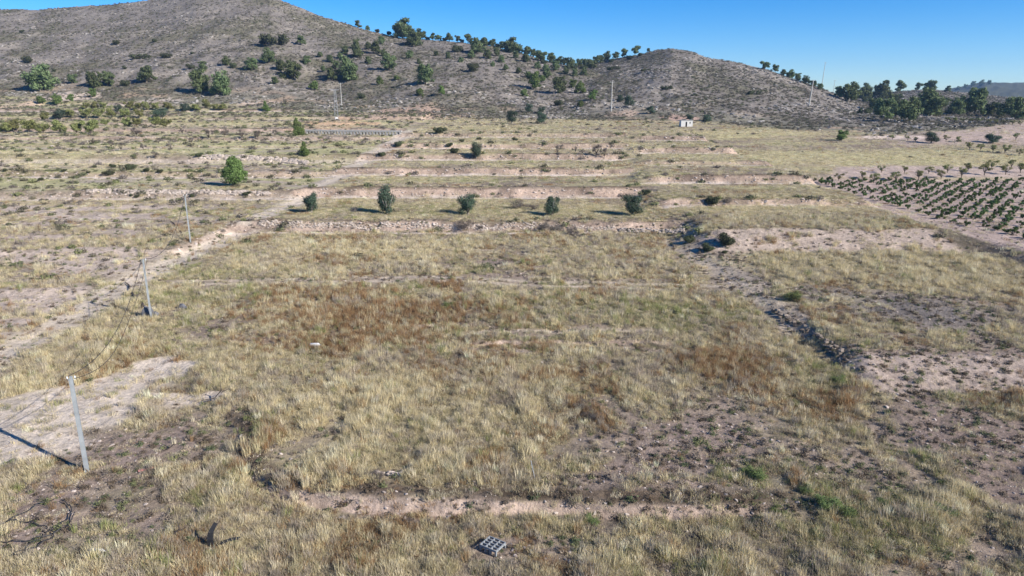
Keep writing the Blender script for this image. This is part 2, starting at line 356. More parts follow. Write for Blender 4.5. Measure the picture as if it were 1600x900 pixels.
    for px_, py_, rx_, ry_, cc in ((105, 151, 65, 7, (.56, .45, .35)), (20, 166, 32, 5, (.55, .40, .28)), (400, 160, 45, 2.5, (.56, .44, .34)), (250, 156, 40, 3, (.50, .42, .34)), (520, 192, 60, 9, (.50, .33, .21)), (640, 178, 70, 12, (.42, .30, .22)), (975, 178, 30, 4, (.5, .37, .27)), (1060, 184, 30, 5, (.48, .33, .25)), (1390, 215, 60, 3, (.52, .42, .36)), (1270, 164, 8, 1.5, (.6, .52, .45))):
        p0 = at(px_, py_); m0 = px_m(p0); yr = max(3.0, abs(at(px_, py_ - ry_).y - at(px_, py_ + ry_).y) / 2)
        rr_ = np.sqrt(((Xf - p0.x) / (rx_ * m0)) ** 2 + ((Yf - p0.y) / yr) ** 2) + 1.3 * fbm(Xf / 6, Yf / 6, 3, 65)
        hc = mix(hc, cc, 1 - sm(.7, 1.1, rr_)); c = mix(c, cc, (1 - sm(.7, 1.1, rr_)) * .8)
    hc = hc * .86
    far = sm(1000, 1500, Yf); hc = mix(hc, (.075, .075, .05), far)
    c = c * (1 - d['hill'][:, None]) + hc * d['hill'][:, None]
    c = c * (1 + .35 * fbm(Xf / 1.0, Yf / 1.3, 3, 58)[:, None])
    c = np.clip(c, .02, .8)
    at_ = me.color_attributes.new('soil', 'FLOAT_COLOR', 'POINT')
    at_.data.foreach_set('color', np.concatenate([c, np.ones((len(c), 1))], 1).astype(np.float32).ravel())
    m, n, b = mat('soil_and_scree')
    ca = nd(n, 'ShaderNodeAttribute', attribute_name='soil')
    tc = nd(n, 'ShaderNodeTexCoord')
    n1 = nd(n, 'ShaderNodeTexNoise'); n1.inputs['Scale'].default_value = 2.6; n1.inputs['Detail'].default_value = 8; n1.inputs['Roughness'].default_value = .75
    n2 = nd(n, 'ShaderNodeTexNoise'); n2.inputs['Scale'].default_value = .45; n2.inputs['Detail'].default_value = 8; n2.inputs['Roughness'].default_value = .7
    vo = nd(n, 'ShaderNodeTexVoronoi'); vo.inputs['Scale'].default_value = 7
    for q_ in (n1, n2, vo): n.links.new(tc.outputs['Object'], q_.inputs['Vector'])
    def mp(src, a, b_, lo, hi):
        r_ = nd(n, 'ShaderNodeMapRange'); r_.inputs[1].default_value = a; r_.inputs[2].default_value = b_; r_.inputs[3].default_value = lo; r_.inputs[4].default_value = hi
        n.links.new(src, r_.inputs[0]); return r_.outputs[0]
    def mul(a_, b_):
        q_ = nd(n, 'ShaderNodeMath', operation='MULTIPLY'); n.links.new(a_, q_.inputs[0]); n.links.new(b_, q_.inputs[1]); return q_.outputs[0]
    f = mul(mp(n1.outputs['Fac'], .3, .7, .66, 1.34), mp(n2.outputs['Fac'], .3, .7, .76, 1.24))
    f = mul(f, mp(vo.outputs['Distance'], 0, .12, 1.25, 1.0))
    hs = nd(n, 'ShaderNodeHueSaturation'); n.links.new(f, hs.inputs['Value']); n.links.new(ca.outputs['Color'], hs.inputs['Color'])
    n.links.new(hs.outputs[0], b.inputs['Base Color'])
    bp = nd(n, 'ShaderNodeBump'); bp.inputs['Strength'].default_value = .9; bp.inputs['Distance'].default_value = .12
    n.links.new(n1.outputs['Fac'], bp.inputs['Height'])
    b2 = nd(n, 'ShaderNodeBump'); b2.inputs['Strength'].default_value = .8; b2.inputs['Distance'].default_value = .6
    n.links.new(n2.outputs['Fac'], b2.inputs['Height']); n.links.new(bp.outputs[0], b2.inputs['Normal'])
    n.links.new(b2.outputs[0], b.inputs['Normal'])
    b.inputs['Specular IOR Level'].default_value = .05
    me.materials.append(m)
    o = bpy.data.objects.new('ground', me); COL.objects.link(o); o['kind'] = 'structure'
    o['label'] = 'terraced dry farmland rising to stony scrub covered hills'
    return o
make_ground()

# ------------------------------------------------------------------ mesh helpers
class MB:
    def __init__(s): s.v = []; s.f = []
    def add(s, v, f):
        b = len(s.v); s.v += [tuple(p) for p in v]; s.f += [tuple(i + b for i in q) for q in f]
    def box(s, c, d, rot=None, taper=1.0):
        v = []
        for z in (-1, 1):
            k = taper if z > 0 else 1
            for x, y in ((-1, -1), (1, -1), (1, 1), (-1, 1)):
                p = Vector((x * d[0] / 2 * k, y * d[1] / 2 * k, z * d[2] / 2))
                if rot is not None: p = rot @ p
                v.append(p + Vector(c))
        s.add(v, [(3, 2, 1, 0), (4, 5, 6, 7), (0, 1, 5, 4), (1, 2, 6, 5), (2, 3, 7, 6), (3, 0, 4, 7)])
    def tube(s, pts, rad, n=6, cap=True):
        pts = [Vector(p) for p in pts]
        if not hasattr(rad, '__len__'): rad = [rad] * len(pts)
        v = []; f = []
        for i, p in enumerate(pts):
            d = (pts[min(i + 1, len(pts) - 1)] - pts[max(i - 1, 0)]).normalized()
            a = d.cross(Vector((0, 0, 1)))
            if a.length < .05: a = d.cross(Vector((1, 0, 0)))
            a.normalize(); b = d.cross(a)
            for k in range(n):
                t = 2 * math.pi * k / n
                v.append(p + (a * math.cos(t) + b * math.sin(t)) * rad[i])
        for i in range(len(pts) - 1):
            for k in range(n):
                f.append((i * n + k, i * n + (k + 1) % n, (i + 1) * n + (k + 1) % n, (i + 1) * n + k))
        if cap: f.append(tuple(range(n))[::-1]); f.append(tuple(range((len(pts) - 1) * n, len(pts) * n)))
        s.add(v, f)
    def rock(s, c, r, rd, sq=(1, 1, .7)):
        """angular stone"""
        v = []; f = []
        for ph, k in ((-.9, 4), (-.25, 6), (.4, 6), (1.05, 4)):
            for j in range(6):
                a = 2 * math.pi * (j + rd.uniform(-.25, .25)) / 6
                q = r * rd.uniform(.78, 1.15)
                v.append((c[0] + q * sq[0] * math.cos(ph) * math.cos(a), c[1] + q * sq[1] * math.cos(ph) * math.sin(a), c[2] + q * sq[2] * math.sin(ph)))
        for i in range(3):
            for j in range(6): f.append((i * 6 + j, i * 6 + (j + 1) % 6, i * 6 + 6 + (j + 1) % 6, i * 6 + 6 + j))
        f.append((5, 4, 3, 2, 1, 0)); f.append((18, 19, 20, 21, 22, 23))
        s.add(v, f)
    def mesh(s, name, m, smooth=False):
        me = bpy.data.meshes.new(name); me.from_pydata(s.v, [], s.f); me.materials.append(m)
        if smooth: me.polygons.foreach_set('use_smooth', [True] * len(me.polygons))
        me.update(); return me
    def build(s, name, m, parent=None, smooth=False):
        o = bpy.data.objects.new(name, s.mesh(name, m, smooth)); COL.objects.link(o)
        if parent: o.parent = parent
        return o
def tag(o, label, cat, group=None, kind=None):
    if label: o['label'] = label
    if cat: o['category'] = cat
    if group: o['group'] = group
    if kind: o['kind'] = kind
    return o
def empty(name, loc, label, cat, group=None, rz=0.0):
    o = bpy.data.objects.new(name, None); COL.objects.link(o); o.location = loc; o.rotation_euler = (0, 0, rz)
    return tag(o, label, cat, group)

def leaf_mesh(name, m, pts, nrm, size, rd, narrow=.55):
    """many small leaf-spray faces, one folded quad per point"""
    n = len(pts)
    d1 = rd.normal(size=(n, 3)); d1 /= np.linalg.norm(d1, axis=1)[:, None]
    d1 = d1 - (d1 * nrm).sum(1)[:, None] * nrm * .7; d1 /= np.linalg.norm(d1, axis=1)[:, None] + 1e-6
    d2 = np.cross(nrm, d1); d2 /= np.linalg.norm(d2, axis=1)[:, None] + 1e-6
    s = (size * rd.uniform(.6, 1.35, n))[:, None]
    a = pts - d1 * s; b = pts + d2 * s * narrow; c = pts + d1 * s; d = pts - d2 * s * narrow
    co = np.stack([a, b, c, d], 1).reshape(-1, 3)
    me = bpy.data.meshes.new(name)
    me.vertices.add(len(co)); me.vertices.foreach_set('co', co.ravel())
    me.loops.add(n * 4); me.loops.foreach_set('vertex_index', np.arange(n * 4, dtype=np.int32))
    me.polygons.add(n); me.polygons.foreach_set('loop_start', np.arange(0, n * 4, 4, dtype=np.int32))
    me.update(calc_edges=True); me.materials.append(m); return me

def lobes_points(lobes, n, rd, shell=.55):
    """points through the outer volume of a set of ellipsoid lobes"""
    vol = np.array([l[3] * l[4] * l[5] for l in lobes]) ** .7; pr = vol / vol.sum()
    k = rd.choice(len(lobes), n, p=pr); L = np.array(lobes)[k]
    d = rd.normal(size=(n, 3)); d /= np.linalg.norm(d, axis=1)[:, None]
    r = shell + (1 - shell) * rd.random(n) ** .6
    r = r * (1 + .12 * rd.normal(size=n))
    p = L[:, :3] + d * L[:, 3:6] * r[:, None]
    nr = d + .55 * rd.normal(size=(n, 3)); nr /= np.linalg.norm(nr, axis=1)[:, None]
    return p, nr

def leaf_mat(name, c, rnd=.22, trans=.18):
    m, n, b = mat(name)
    g = nd(n, 'ShaderNodeNewGeometry'); oi = nd(n, 'ShaderNodeObjectInfo'); hs = nd(n, 'ShaderNodeHueSaturation')
    mr = nd(n, 'ShaderNodeMapRange'); mr.inputs['To Min'].default_value = .55; mr.inputs['To Max'].default_value = 1.5
    m2 = nd(n, 'ShaderNodeMapRange'); m2.inputs['To Min'].default_value = 1 - rnd; m2.inputs['To Max'].default_value = 1 + rnd
    mh = nd(n, 'ShaderNodeMapRange'); mh.inputs['To Min'].default_value = .475; mh.inputs['To Max'].default_value = .515
    mu = nd(n, 'ShaderNodeMath', operation='MULTIPLY')
    n.links.new(g.outputs['Random Per Island'], mr.inputs['Value']); n.links.new(oi.outputs['Random'], m2.inputs['Value']); n.links.new(oi.outputs['Random'], mh.inputs['Value'])
    n.links.new(mr.outputs[0], mu.inputs[0]); n.links.new(m2.outputs[0], mu.inputs[1])
    n.links.new(mu.outputs[0], hs.inputs['Value']); n.links.new(mh.outputs[0], hs.inputs['Hue']); hs.inputs['Color'].default_value = (*c, 1)
    n.links.new(hs.outputs[0], b.inputs['Base Color'])
    tr = nd(n, 'ShaderNodeBsdfTranslucent'); mx = nd(n, 'ShaderNodeMixShader'); mx.inputs[0].default_value = trans
    n.links.new(hs.outputs[0], tr.inputs[0]); n.links.new(b.outputs[0], mx.inputs[1]); n.links.new(tr.outputs[0], mx.inputs[2])
    n.links.new(mx.outputs[0], n.nodes['Material Output'].inputs['Surface'])
    return m

M_PINE = leaf_mat('pine_needles', (.118, .148, .066), .3, .28)
M_PINEB = leaf_mat('young_pine_needles', (.125, .175, .055), .3, .25)
M_OLIVE = leaf_mat('olive_leaves', (.070, .100, .065))
M_SHRUB = leaf_mat('shrub_leaves', (.075, .085, .045))
M_GREY = leaf_mat('dry_twigs', (.135, .115, .095))
M_ALM = leaf_mat('almond_leaves', (.19, .20, .075))
M_VINE = leaf_mat('vine_leaves', (.085, .135, .040))
M_WEED = leaf_mat('weed_leaves', (.15, .19, .07))
M_BARK = simple('bark', (.16, .13, .10), .3, 6, bump=.5)
M_BARKL = simple('pale_bark', (.24, .21, .18), .3, 6, bump=.5)

# ---- kinds of tree: list of (crown mesh, trunk mesh), unit: crown width 1
def limbs(mb, rd, h0, top, spread, n, r):
    for i in range(n):
        a = rd.uniform(0, 2 * math.pi); q = spread * rd.uniform(.5, 1)
        z1 = h0 * rd.uniform(.6, 1)
        p0 = (0, 0, z1); p2 = (q * math.cos(a), q * math.sin(a), top * rd.uniform(.65, .95))
        p1 = (p2[0] * .45, p2[1] * .45, z1 + (p2[2] - z1) * .4)
        mb.tube([p0, p1, p2], [r * .6, r * .4, r * .15], 5)
def kind_tree(name, m, bark, lobesf, nleaf, size, trunk_h, top, r, nl=5, nvar=4, shell=.45, lean=.05, narrow=.55):
    out = []
    for v in range(nvar):
        rd = np.random.default_rng(100 + v + len(name) * 7); lobes = lobesf(rd)
        p, nr = lobes_points(lobes, nleaf, rd, shell)
        p[:, 2] = np.maximum(p[:, 2], .02)
        cm = leaf_mesh(name + '_crown', m, p, nr, size, rd, narrow)
        mb = MB()
        if trunk_h > 0:
            lx = rd.uniform(-lean, lean)
            mb.tube([(0, 0, -.25), (lx * .3, 0, trunk_h * .5), (lx, 0, trunk_h), (lx * 1.2, 0, top * .8)], [r * 1.25, r, r * .8, r * .25], 7)
            limbs(mb, rd, trunk_h, top, .38, nl, r)
        else:
            limbs(mb, rd, .1, top, .4, nl, r)
        out.append((cm, mb.mesh(name + '_trunk', bark, True)))
    return out
def lob_pine(rd):
    L = [(rd.uniform(-.08, .08), 0, .42, .37, .35, .29), (rd.uniform(-.1, .1), rd.uniform(-.1, .1), .62, .24, .24, .22)]
    for i in range(15):
        a = rd.uniform(0, 6.28); z = rd.uniform(.10, .88); q = rd.uniform(.12, .42) * (1.15 - .7 * abs(z - .35))
        s = rd.uniform(.08, .21); L.append((q * math.cos(a), q * math.sin(a), z, s, s, s * .75))
    return L
def lob_lone(rd):
    L = [(0, 0, .38, .43, .42, .30), (.02, 0, .66, .30, .30, .26), (.0, .02, .88, .15, .15, .17)]
    for i in range(18):
        z = rd.uniform(.12, .95); a = rd.uniform(0, 6.28); q = .40 * (1.15 - z) + .04; s = rd.uniform(.07, .14); L.append((q * math.cos(a), q * math.sin(a), z, s, s, s))
    return L
def lob_flat(rd):
    L = []
    for i in range(14):
        a = rd.uniform(0, 6.28); q = rd.uniform(.0, .38); z = rd.uniform(.25, .80) - q * .3
        s = rd.uniform(.10, .22); L.append((q * math.cos(a), q * math.sin(a), z, s, s, s * .7))
    return L
def lob_cone(rd):
    L = []
    for i in range(16):
        z = .12 + 1.0 * i / 16; q = .40 * (1.22 - z) * rd.uniform(.35, .9); a = rd.uniform(0, 6.28)
        s = .10 + .20 * (1.2 - z); L.append((q * math.cos(a), q * math.sin(a), z, s, s, s * .8))
    return L
def lob_olive(rd):
    L = [(0, 0, .55, .33, .31, .36)]
    for i in range(8):
        a = rd.uniform(0, 6.28); q = rd.uniform(.1, .3); z = rd.uniform(.2, .95); s = rd.uniform(.15, .26)
        L.append((q * math.cos(a), q * math.sin(a), z, s, s, s * 1.1))
    return L
def lob_bush(rd):
    L = [(0, 0, .2, .34, .32, .24)]
    for i in range(7):
        a = rd.uniform(0, 6.28); q = rd.uniform(.1, .38); s = rd.uniform(.12, .22)
        L.append((q * math.cos(a), q * math.sin(a), rd.uniform(.12, .38), s, s, s * .8))
    return L
def lob_vase(rd):
    L = []
    for i in range(10):
        a = rd.uniform(0, 6.28); q = rd.uniform(.08, .40); s = rd.uniform(.10, .18)
        L.append((q * math.cos(a), q * math.sin(a), rd.uniform(.42, .82), s, s, s * .9))
    return L
def lob_low(rd):
    L = []
    for i in range(9):
        L.append((rd.uniform(-.42, .42), rd.uniform(-.22, .22), rd.uniform(.06, .16), rd.uniform(.1, .18), rd.uniform(.08, .14), rd.uniform(.06, .12)))
    return L
K = {}
K['pine'] = kind_tree('pine', M_PINE, M_BARK, lob_pine, 3000, .044, .12, .7, .03, 7, 8, shell=.3)
K['flat'] = kind_tree('ridge_pine', M_PINE, M_BARK, lob_flat, 2600, .045, .22, .8, .026, 7, 8, shell=.2)
K['cone'] = kind_tree('young_pine', M_PINEB, M_BARK, lob_cone, 5200, .034, .15, 1.1, .03, 5, 3, shell=.35)
K['lone'] = kind_tree('lone_pine', M_PINEB, M_BARK, lob_lone, 9000, .026, .08, .9, .03, 6, 1, shell=.45)
K['green'] = kind_tree('bright_pine', M_PINEB, M_BARK, lob_pine, 2600, .044, .12, .7, .03, 6, 4, shell=.3)
K['olive'] = kind_tree('olive', M_OLIVE, M_BARKL, lob_olive, 5600, .032, .16, .9, .05, 7, 5, shell=.3, narrow=.35)
K['bush'] = kind_tree('bush', M_SHRUB, M_BARK, lob_bush, 2600, .034, 0, .4, .012, 9, 4, shell=.3)
K['low'] = kind_tree('low_bush', M_SHRUB, M_BARK, lob_low, 1500, .03, 0, .15, .008, 6, 3, shell=.2)
K['grey'] = kind_tree('dry_bush', M_GREY, M_BARKL, lob_bush, 2400, .030, 0, .45, .012, 16, 4, shell=.1, narrow=.14)
K['sparse'] = kind_tree('bare_almond', M_GREY, M_BARK, lob_vase, 1900, .034, .28, .95, .022, 16, 4, shell=.0, narrow=.16)
K['almond'] = kind_tree('almond', M_ALM, M_BARK, lob_vase, 1100, .032, .26, .85, .030, 10, 5, shell=.1)
def lob_leafy(rd):
    return [(0, 0, .42, .3, .3, .24)] + [(.36 * math.cos(a) * q, .36 * math.sin(a) * q, rd.uniform(.22, .72), .15, .15, .14) for a, q in [(rd.uniform(0, 6.28), rd.uniform(.5, 1.1)) for _ in range(11)]]
K['leafy'] = kind_tree('leafy_almond', M_ALM, M_BARK, lob_leafy, 2600, .040, .14, .85, .026, 9, 4, shell=.2)
K['weed'] = kind_tree('weed', M_WEED, M_BARK, lob_bush, 2600, .032, 0, .4, .008, 14, 3, shell=.0, narrow=.22)
NAME = dict(lone='pine_tree', pine='pine_tree', flat='pine_tree', cone='young_pine_tree', green='pine_tree', olive='olive_tree', bush='bush', low='bush', grey='dry_bush', sparse='bare_tree', leafy='almond_tree', almond='almond_tree', weed='weed_plant')
CAT = dict(lone='pine tree', pine='pine tree', flat='pine tree', cone='pine tree', green='pine tree', olive='olive tree', bush='bush', low='bush', grey='bush', sparse='tree', leafy='almond tree', almond='almond tree', weed='plant')
ASP = dict(lone=1.0, pine=1.0, flat=1.15, cone=1.0, green=1.0, olive=1.0, bush=1.0, low=1.0, grey=1.0, sparse=1.0, leafy=.95, almond=1.0, weed=1.0)
_cnt = [0]
def plant(kind, px, py, wpx, label, group=None, hs=1.0, loc=None):
    p = at(px, py) if loc is None else loc
    s = wpx * px_m(p) if loc is None else wpx
    _cnt[0] += 1; i = _cnt[0]
    cm, tm = K[kind][i % len(K[kind])]
    r = random.Random(i * 13 + 5)
    e = empty(NAME[kind], (p.x, p.y, p.z - .03), label, CAT[kind], group, r.uniform(0, 6.28))
    if kind == 'low': e.rotation_euler[2] = r.uniform(-.3, .3)
    e.scale = (s, s * r.uniform(.9, 1.1), s * hs * ASP[kind] * r.uniform(.93, 1.07))
    for nm, me in (('foliage' if kind in ('bush', 'low', 'grey', 'weed') else 'crown', cm), ('stem' if kind in ('bush', 'low', 'grey', 'weed') else 'trunk', tm)):
        c = bpy.data.objects.new(nm, me); COL.objects.link(c); c.parent = e
    return e
ORD = ['', 'first', 'second', 'third', 'fourth', 'fifth', 'sixth', 'seventh', 'eighth', 'ninth', 'tenth', 'eleventh', 'twelfth', 'thirteenth', 'fourteenth', 'fifteenth', 'sixteenth', 'seventeenth', 'eighteenth', 'nineteenth', 'twentieth',
       'twenty-first', 'twenty-second', 'twenty-third', 'twenty-fourth', 'twenty-fifth', 'twenty-sixth', 'twenty-seventh', 'twenty-eighth', 'twenty-ninth', 'thirtieth', 'thirty-first', 'thirty-second', 'thirty-third', 'thirty-fourth']
def row(kind, items, what, where, group, hs=1.0, ws=1.0):
    """plants told apart by their order from the left"""
    for i, it in enumerate(sorted(items)):
        k = it[3] if len(it) > 3 else kind
        plant(k, it[0], it[1], it[2] * ws, '%s, %s from the left %s' % (what, ORD[i + 1], where), group, it[4] if len(it) > 4 else hs)

# ------------------------------------------------------------------ pines
row('pine', [(113, 131, 17), (148, 138, 29), (169, 135, 24), (229, 129, 28), (317, 112, 17), (354, 102, 16), (393, 111, 21), (420, 98, 24), (439, 112, 20), (457, 125, 30), (430, 132, 14), (479, 100, 14), (471, 71, 16)],
    'dark green pine', 'on the stony slope of the left hill', 'pines scattered on the left hillside')
plant('pine', 66, 141, 50, 'largest dark round pine at the foot of the hill, far left', 'pines at the foot of the left hill', .85)
plant('pine', 314, 146, 33, 'left one of the two large touching pines at the hill foot', 'pines at the foot of the left hill', 1.15)
plant('pine', 345, 148, 36, 'right and taller one of the two large touching pines at the hill foot', 'pines at the foot of the left hill', 1.15)
row('pine', [(491, 141, 17, 'green'), (518, 125, 20), (516, 98, 14), (559, 90, 20), (557, 77, 15), (539, 85, 14), (531, 92, 10), (545, 127, 38), (587, 84, 20), (596, 69, 14), (607, 111, 25), (665, 132, 31), (592, 132, 13, 'green'), (619, 126, 10, 'green'), (656, 150, 14, 'green'), (690, 148, 14, 'green')],
    'green pine', 'on the middle slope below the tree-lined ridge', 'pines on the middle slope')
row('pine', [(834, 139, 28, 'green'), (824, 123, 12), (854, 122, 16), (874, 146, 28), (819, 151, 13, 'green'), (810, 116, 12), (895, 138, 14, 'green'), (908, 146, 20, 'green'), (925, 156, 17, 'green'), (906, 168, 13, 'green'), (846, 128, 13, 'green')],
    'green pine', 'in the group above the two olive trees', 'pines low on the slope at the centre')
row('pine', [(560, 40, 12, 'flat'), (574, 42, 8), (628, 57, 34, 'pine'), (646, 72, 28, 'pine'), (638, 60, 20), (660, 55, 15), (676, 57, 13, 'flat'), (685, 57, 10), (702, 60, 13), (715, 62, 11, 'flat'), (731, 62, 15, 'flat'), (744, 61, 11), (754, 63, 11, 'flat'), (770, 66, 13), (785, 67, 12, 'flat'), (796, 69, 11), (805, 74, 14),
    (746, 83, 26, 'pine'), (757, 72, 15, 'pine'), (797, 82, 26, 'pine'), (812, 77, 14), (824, 84, 16, 'pine'), (834, 88, 14, 'pine'), (845, 96, 18, 'pine'), (861, 97, 16, 'pine'), (874, 99, 13, 'pine'), (882, 102, 13, 'pine'), (893, 107, 18, 'pine'), (822, 97, 15, 'pine')],
    'pine', 'along the ridge line of the large hill', 'pines along the ridge', .85, 1.1)
row('pine', [(905, 104, 12), (915, 104, 12), (923, 108, 16), (932, 100, 12), (940, 97, 11), (948, 94, 13), (962, 92, 10), (976, 90, 12, 'flat'), (992, 87, 14, 'flat'), (1013, 81, 6)],
    'small dark pine', 'in the saddle left of the right hill', 'pines in the saddle between the hills', .9, 1.2)
row('pine', [(1195, 109, 14, 'flat'), (1211, 113, 11), (1224, 118, 10), (1235, 122, 13), (1246, 127, 12), (1259, 131, 13), (1271, 136, 12), (1281, 140, 11)],
    'small dark pine', 'down the right shoulder of the right hill', 'pines on the shoulder of the right hill', .9, 1.15)
row('pine', [(1311, 153, 16), (1330, 160, 26), (1349, 159, 21), (1354, 150, 17), (1376, 157, 26), (1364, 172, 16), (1376, 186, 29), (1397, 168, 20), (1399, 184, 20), (1421, 191, 33), (1441, 170, 22), (1453, 181, 38), (1475, 168, 14), (1492, 179, 25), (1522, 179, 36), (1507, 172, 18), (1549, 181, 18), (1566, 183, 20), (1586, 186, 28), (1600, 182, 22)],
    'dense green pine', 'in the wood behind the yellow field', 'pines in the wood at the right', 1.0, 1.22)
row('flat', [(1406, 145, 18), (1435, 142, 11), (1453, 144, 18), (1480, 144, 10)], 'umbrella shaped pine', 'on the low skyline behind the wood', 'pines on the low skyline', .9, 1.2)
row('pine', [(1497, 141, 7), (1508, 138, 7), (1520, 135, 9), (1533, 134, 10), (1545, 133, 8)], 'tiny dark pine', 'on the crest of the farthest blue hill', 'pines on the far hill')
plant('lone', 368, 291, 44, 'largest lone bushy green pine on the bank left of the track', None, 1.0)
plant('cone', 465, 212, 20, 'small upright green pine at the left end of the pillared channel', None, 1.2)
plant('cone', 476, 243, 18, 'young green pine on the rocky bank just left of the plot', None, 1.05)
plant('cone', 415, 174, 13, 'small green pine beside the pale road at the hill foot', None, 1.1)
plant('green', 1315, 220, 20, 'lone bright green tree at the upper edge of the yellow field', None, .9)
row('green', [(64, 162, 14), (90, 163, 16), (110, 158, 12), (146, 152, 14)], 'small light green tree', 'above the almond rows at far left', 'light green trees above the almond rows')

row('pine', [(600, 88, 12), (640, 92, 14), (682, 88, 10), (700, 92, 12), (720, 98, 10), (736, 92, 14), (762, 92, 16), (776, 88, 14), (783, 98, 12), (806, 92, 14), (840, 108, 12), (852, 112, 12), (868, 110, 15), (884, 116, 12), (898, 120, 13), (912, 118, 12), (790, 110, 11), (770, 104, 9), (655, 100, 9), (575, 100, 12), (525, 108, 14), (505, 112, 10), (500, 90, 10), (575, 78, 12)],
    'small green pine', 'of those below the ridge trees', 'small pines below the ridge')
row('bush', [(590, 50, 10), (608, 55, 12), (618, 60, 10), (668, 60, 10), (695, 64, 10), (722, 66, 10), (737, 66, 10), (763, 70, 12), (778, 72, 12), (791, 74, 12), (850, 100, 14), (868, 103, 12), (887, 108, 12), (898, 108, 12), (910, 108, 12), (955, 97, 12), (984, 93, 12), (1000, 88, 10)],
    'low dark bush', 'filling the gaps along the wooded ridge', 'bushes along the wooded ridge')
# ------------------------------------------------------------------ olives
for a, l in zip([(487, 333, 29, .92), (605, 335, 35, 1.0), (731, 336, 30, .95), (863, 337, 26, 1.2), (988, 337, 40, .62)],
    ['leftmost rounded olive of the five on the grassy terrace', 'tallest olive of the five, second from the left on the grassy terrace', 'middle olive of the five on the grassy terrace', 'slender upright olive, fourth of the five on the grassy terrace', 'lopsided low olive at the right end of the five']):
    plant('olive', a[0], a[1], a[2] * 1.12, l, 'olive trees in a row on the grassy terrace', a[3])
row('olive', [(96, 186, 26), (185, 175, 16), (251, 186, 26), (290, 174, 21)], 'dark olive tree', 'among the yellow-green almond rows', 'olives among the almond rows', .6)
row('olive', [(800, 193, 23), (846, 193, 23)], 'round dark olive', 'of the pair in front of the slope', 'pair of olives below the slope', .75)
plant('olive', 744, 247, 25, 'dark round olive alone on the bank of an upper terrace', None, .85)
plant('olive', 1078, 189, 13, 'small olive behind the white hut', None, .8)
plant('olive', 1104, 190, 17, 'small round olive just right of the white hut', None, .7)
plant('olive', 1455, 224, 27, 'grey-green olive at the left edge of the pink orchard soil', None, .55)
plant('olive', 1549, 223, 34, 'widest grey-green olive on the pink orchard soil', None, .42)
row('olive', [(969, 158, 15), (982, 167, 22), (1016, 178, 17), (827, 176, 17), (846, 178, 15)], 'dark olive', 'at the foot of the slope behind the terraces', 'olives at the foot of the slope', .7)

# ------------------------------------------------------------------ almonds
row('leafy', [(7, 207, 20), (22, 206, 22), (46, 207, 24), (68, 208, 22), (94, 208, 24), (120, 209, 20), (142, 209, 24)], 'yellow-green almond tree', 'in the front almond row at far left', 'almond trees in the front row, far left', 1.0, 1.08)
row('leafy', [(199, 198, 18), (214, 198, 16), (243, 198, 18), (260, 199, 18), (165, 196, 15)], 'yellow-green almond tree', 'in the second almond row, behind', 'almond trees in the second row, left', 1.0, 1.08)
row('leafy', [(70, 188, 16), (111, 184, 16), (135, 184, 17), (155, 183, 18), (175, 183, 16), (196, 184, 18), (218, 184, 15)], 'yellow-green almond tree', 'in the third almond row', 'almond trees in the third row, left', 1.0, 1.08)
row('leafy', [(135, 171, 14), (147, 171, 14), (162, 171, 14), (202, 171, 14), (216, 171, 15), (229, 171, 14), (243, 172, 14), (263, 172, 14), (307, 173, 14), (324, 169, 16), (337, 173, 13), (348, 173, 13)], 'small almond tree', 'in the farthest almond row at the hill foot', 'almond trees in the farthest row, left', 1.0, 1.08)
row('sparse', [(174, 231, 14), (189, 236, 16), (214, 214, 20), (224, 235, 14), (243, 248, 15), (285, 211, 14), (299, 224, 12), (326, 218, 17), (351, 215, 18), (378, 218, 18), (403, 218, 18), (248, 226, 12), (146, 226, 13), (266, 238, 12), (430, 214, 12)],
    'leafless grey almond', 'on the grassy terraces left of the plot', 'bare almond trees at the left', .95)
row('almond', [(1310, 283, 17), (1347, 280, 17), (1365, 286, 20), (1399, 283, 20), (1435, 281, 20), (1470, 280, 20), (1502, 278, 22), (1538, 274, 24), (1571, 273, 20), (1594, 270, 20)], 'thin almond tree', 'in the row behind the vineyard', 'almond trees behind the vineyard', .85)
row('almond', [(1377, 270, 15), (1413, 271, 16), (1451, 271, 16), (1480, 270, 18), (1512, 268, 18), (1549, 264, 18), (1580, 262, 18)], 'small almond tree', 'in the second row behind the vineyard', 'almond trees in the second row behind the vineyard', .8)
row('almond', [(1394, 219, 11), (1418, 220, 11), (1430, 222, 11), (1478, 221, 13), (1497, 222, 13), (1515, 234, 16), (1532, 235, 15), (1551, 238, 17), (1570, 240, 18), (1587, 219, 15), (1592, 243, 15)], 'thin brownish almond tree', 'in the orchard above the yellow field', 'almond trees in the upper right orchard', .8)
row('almond', [(1480, 190, 12), (1492, 191, 12), (1505, 191, 12), (1518, 192, 12), (1530, 192, 12), (1543, 193, 12), (1556, 194, 12), (1569, 194, 12), (1582, 195, 12), (1594, 196, 12)], 'tiny yellowish almond tree', 'in the line below the pine wood', 'almond trees below the pine wood', .7)

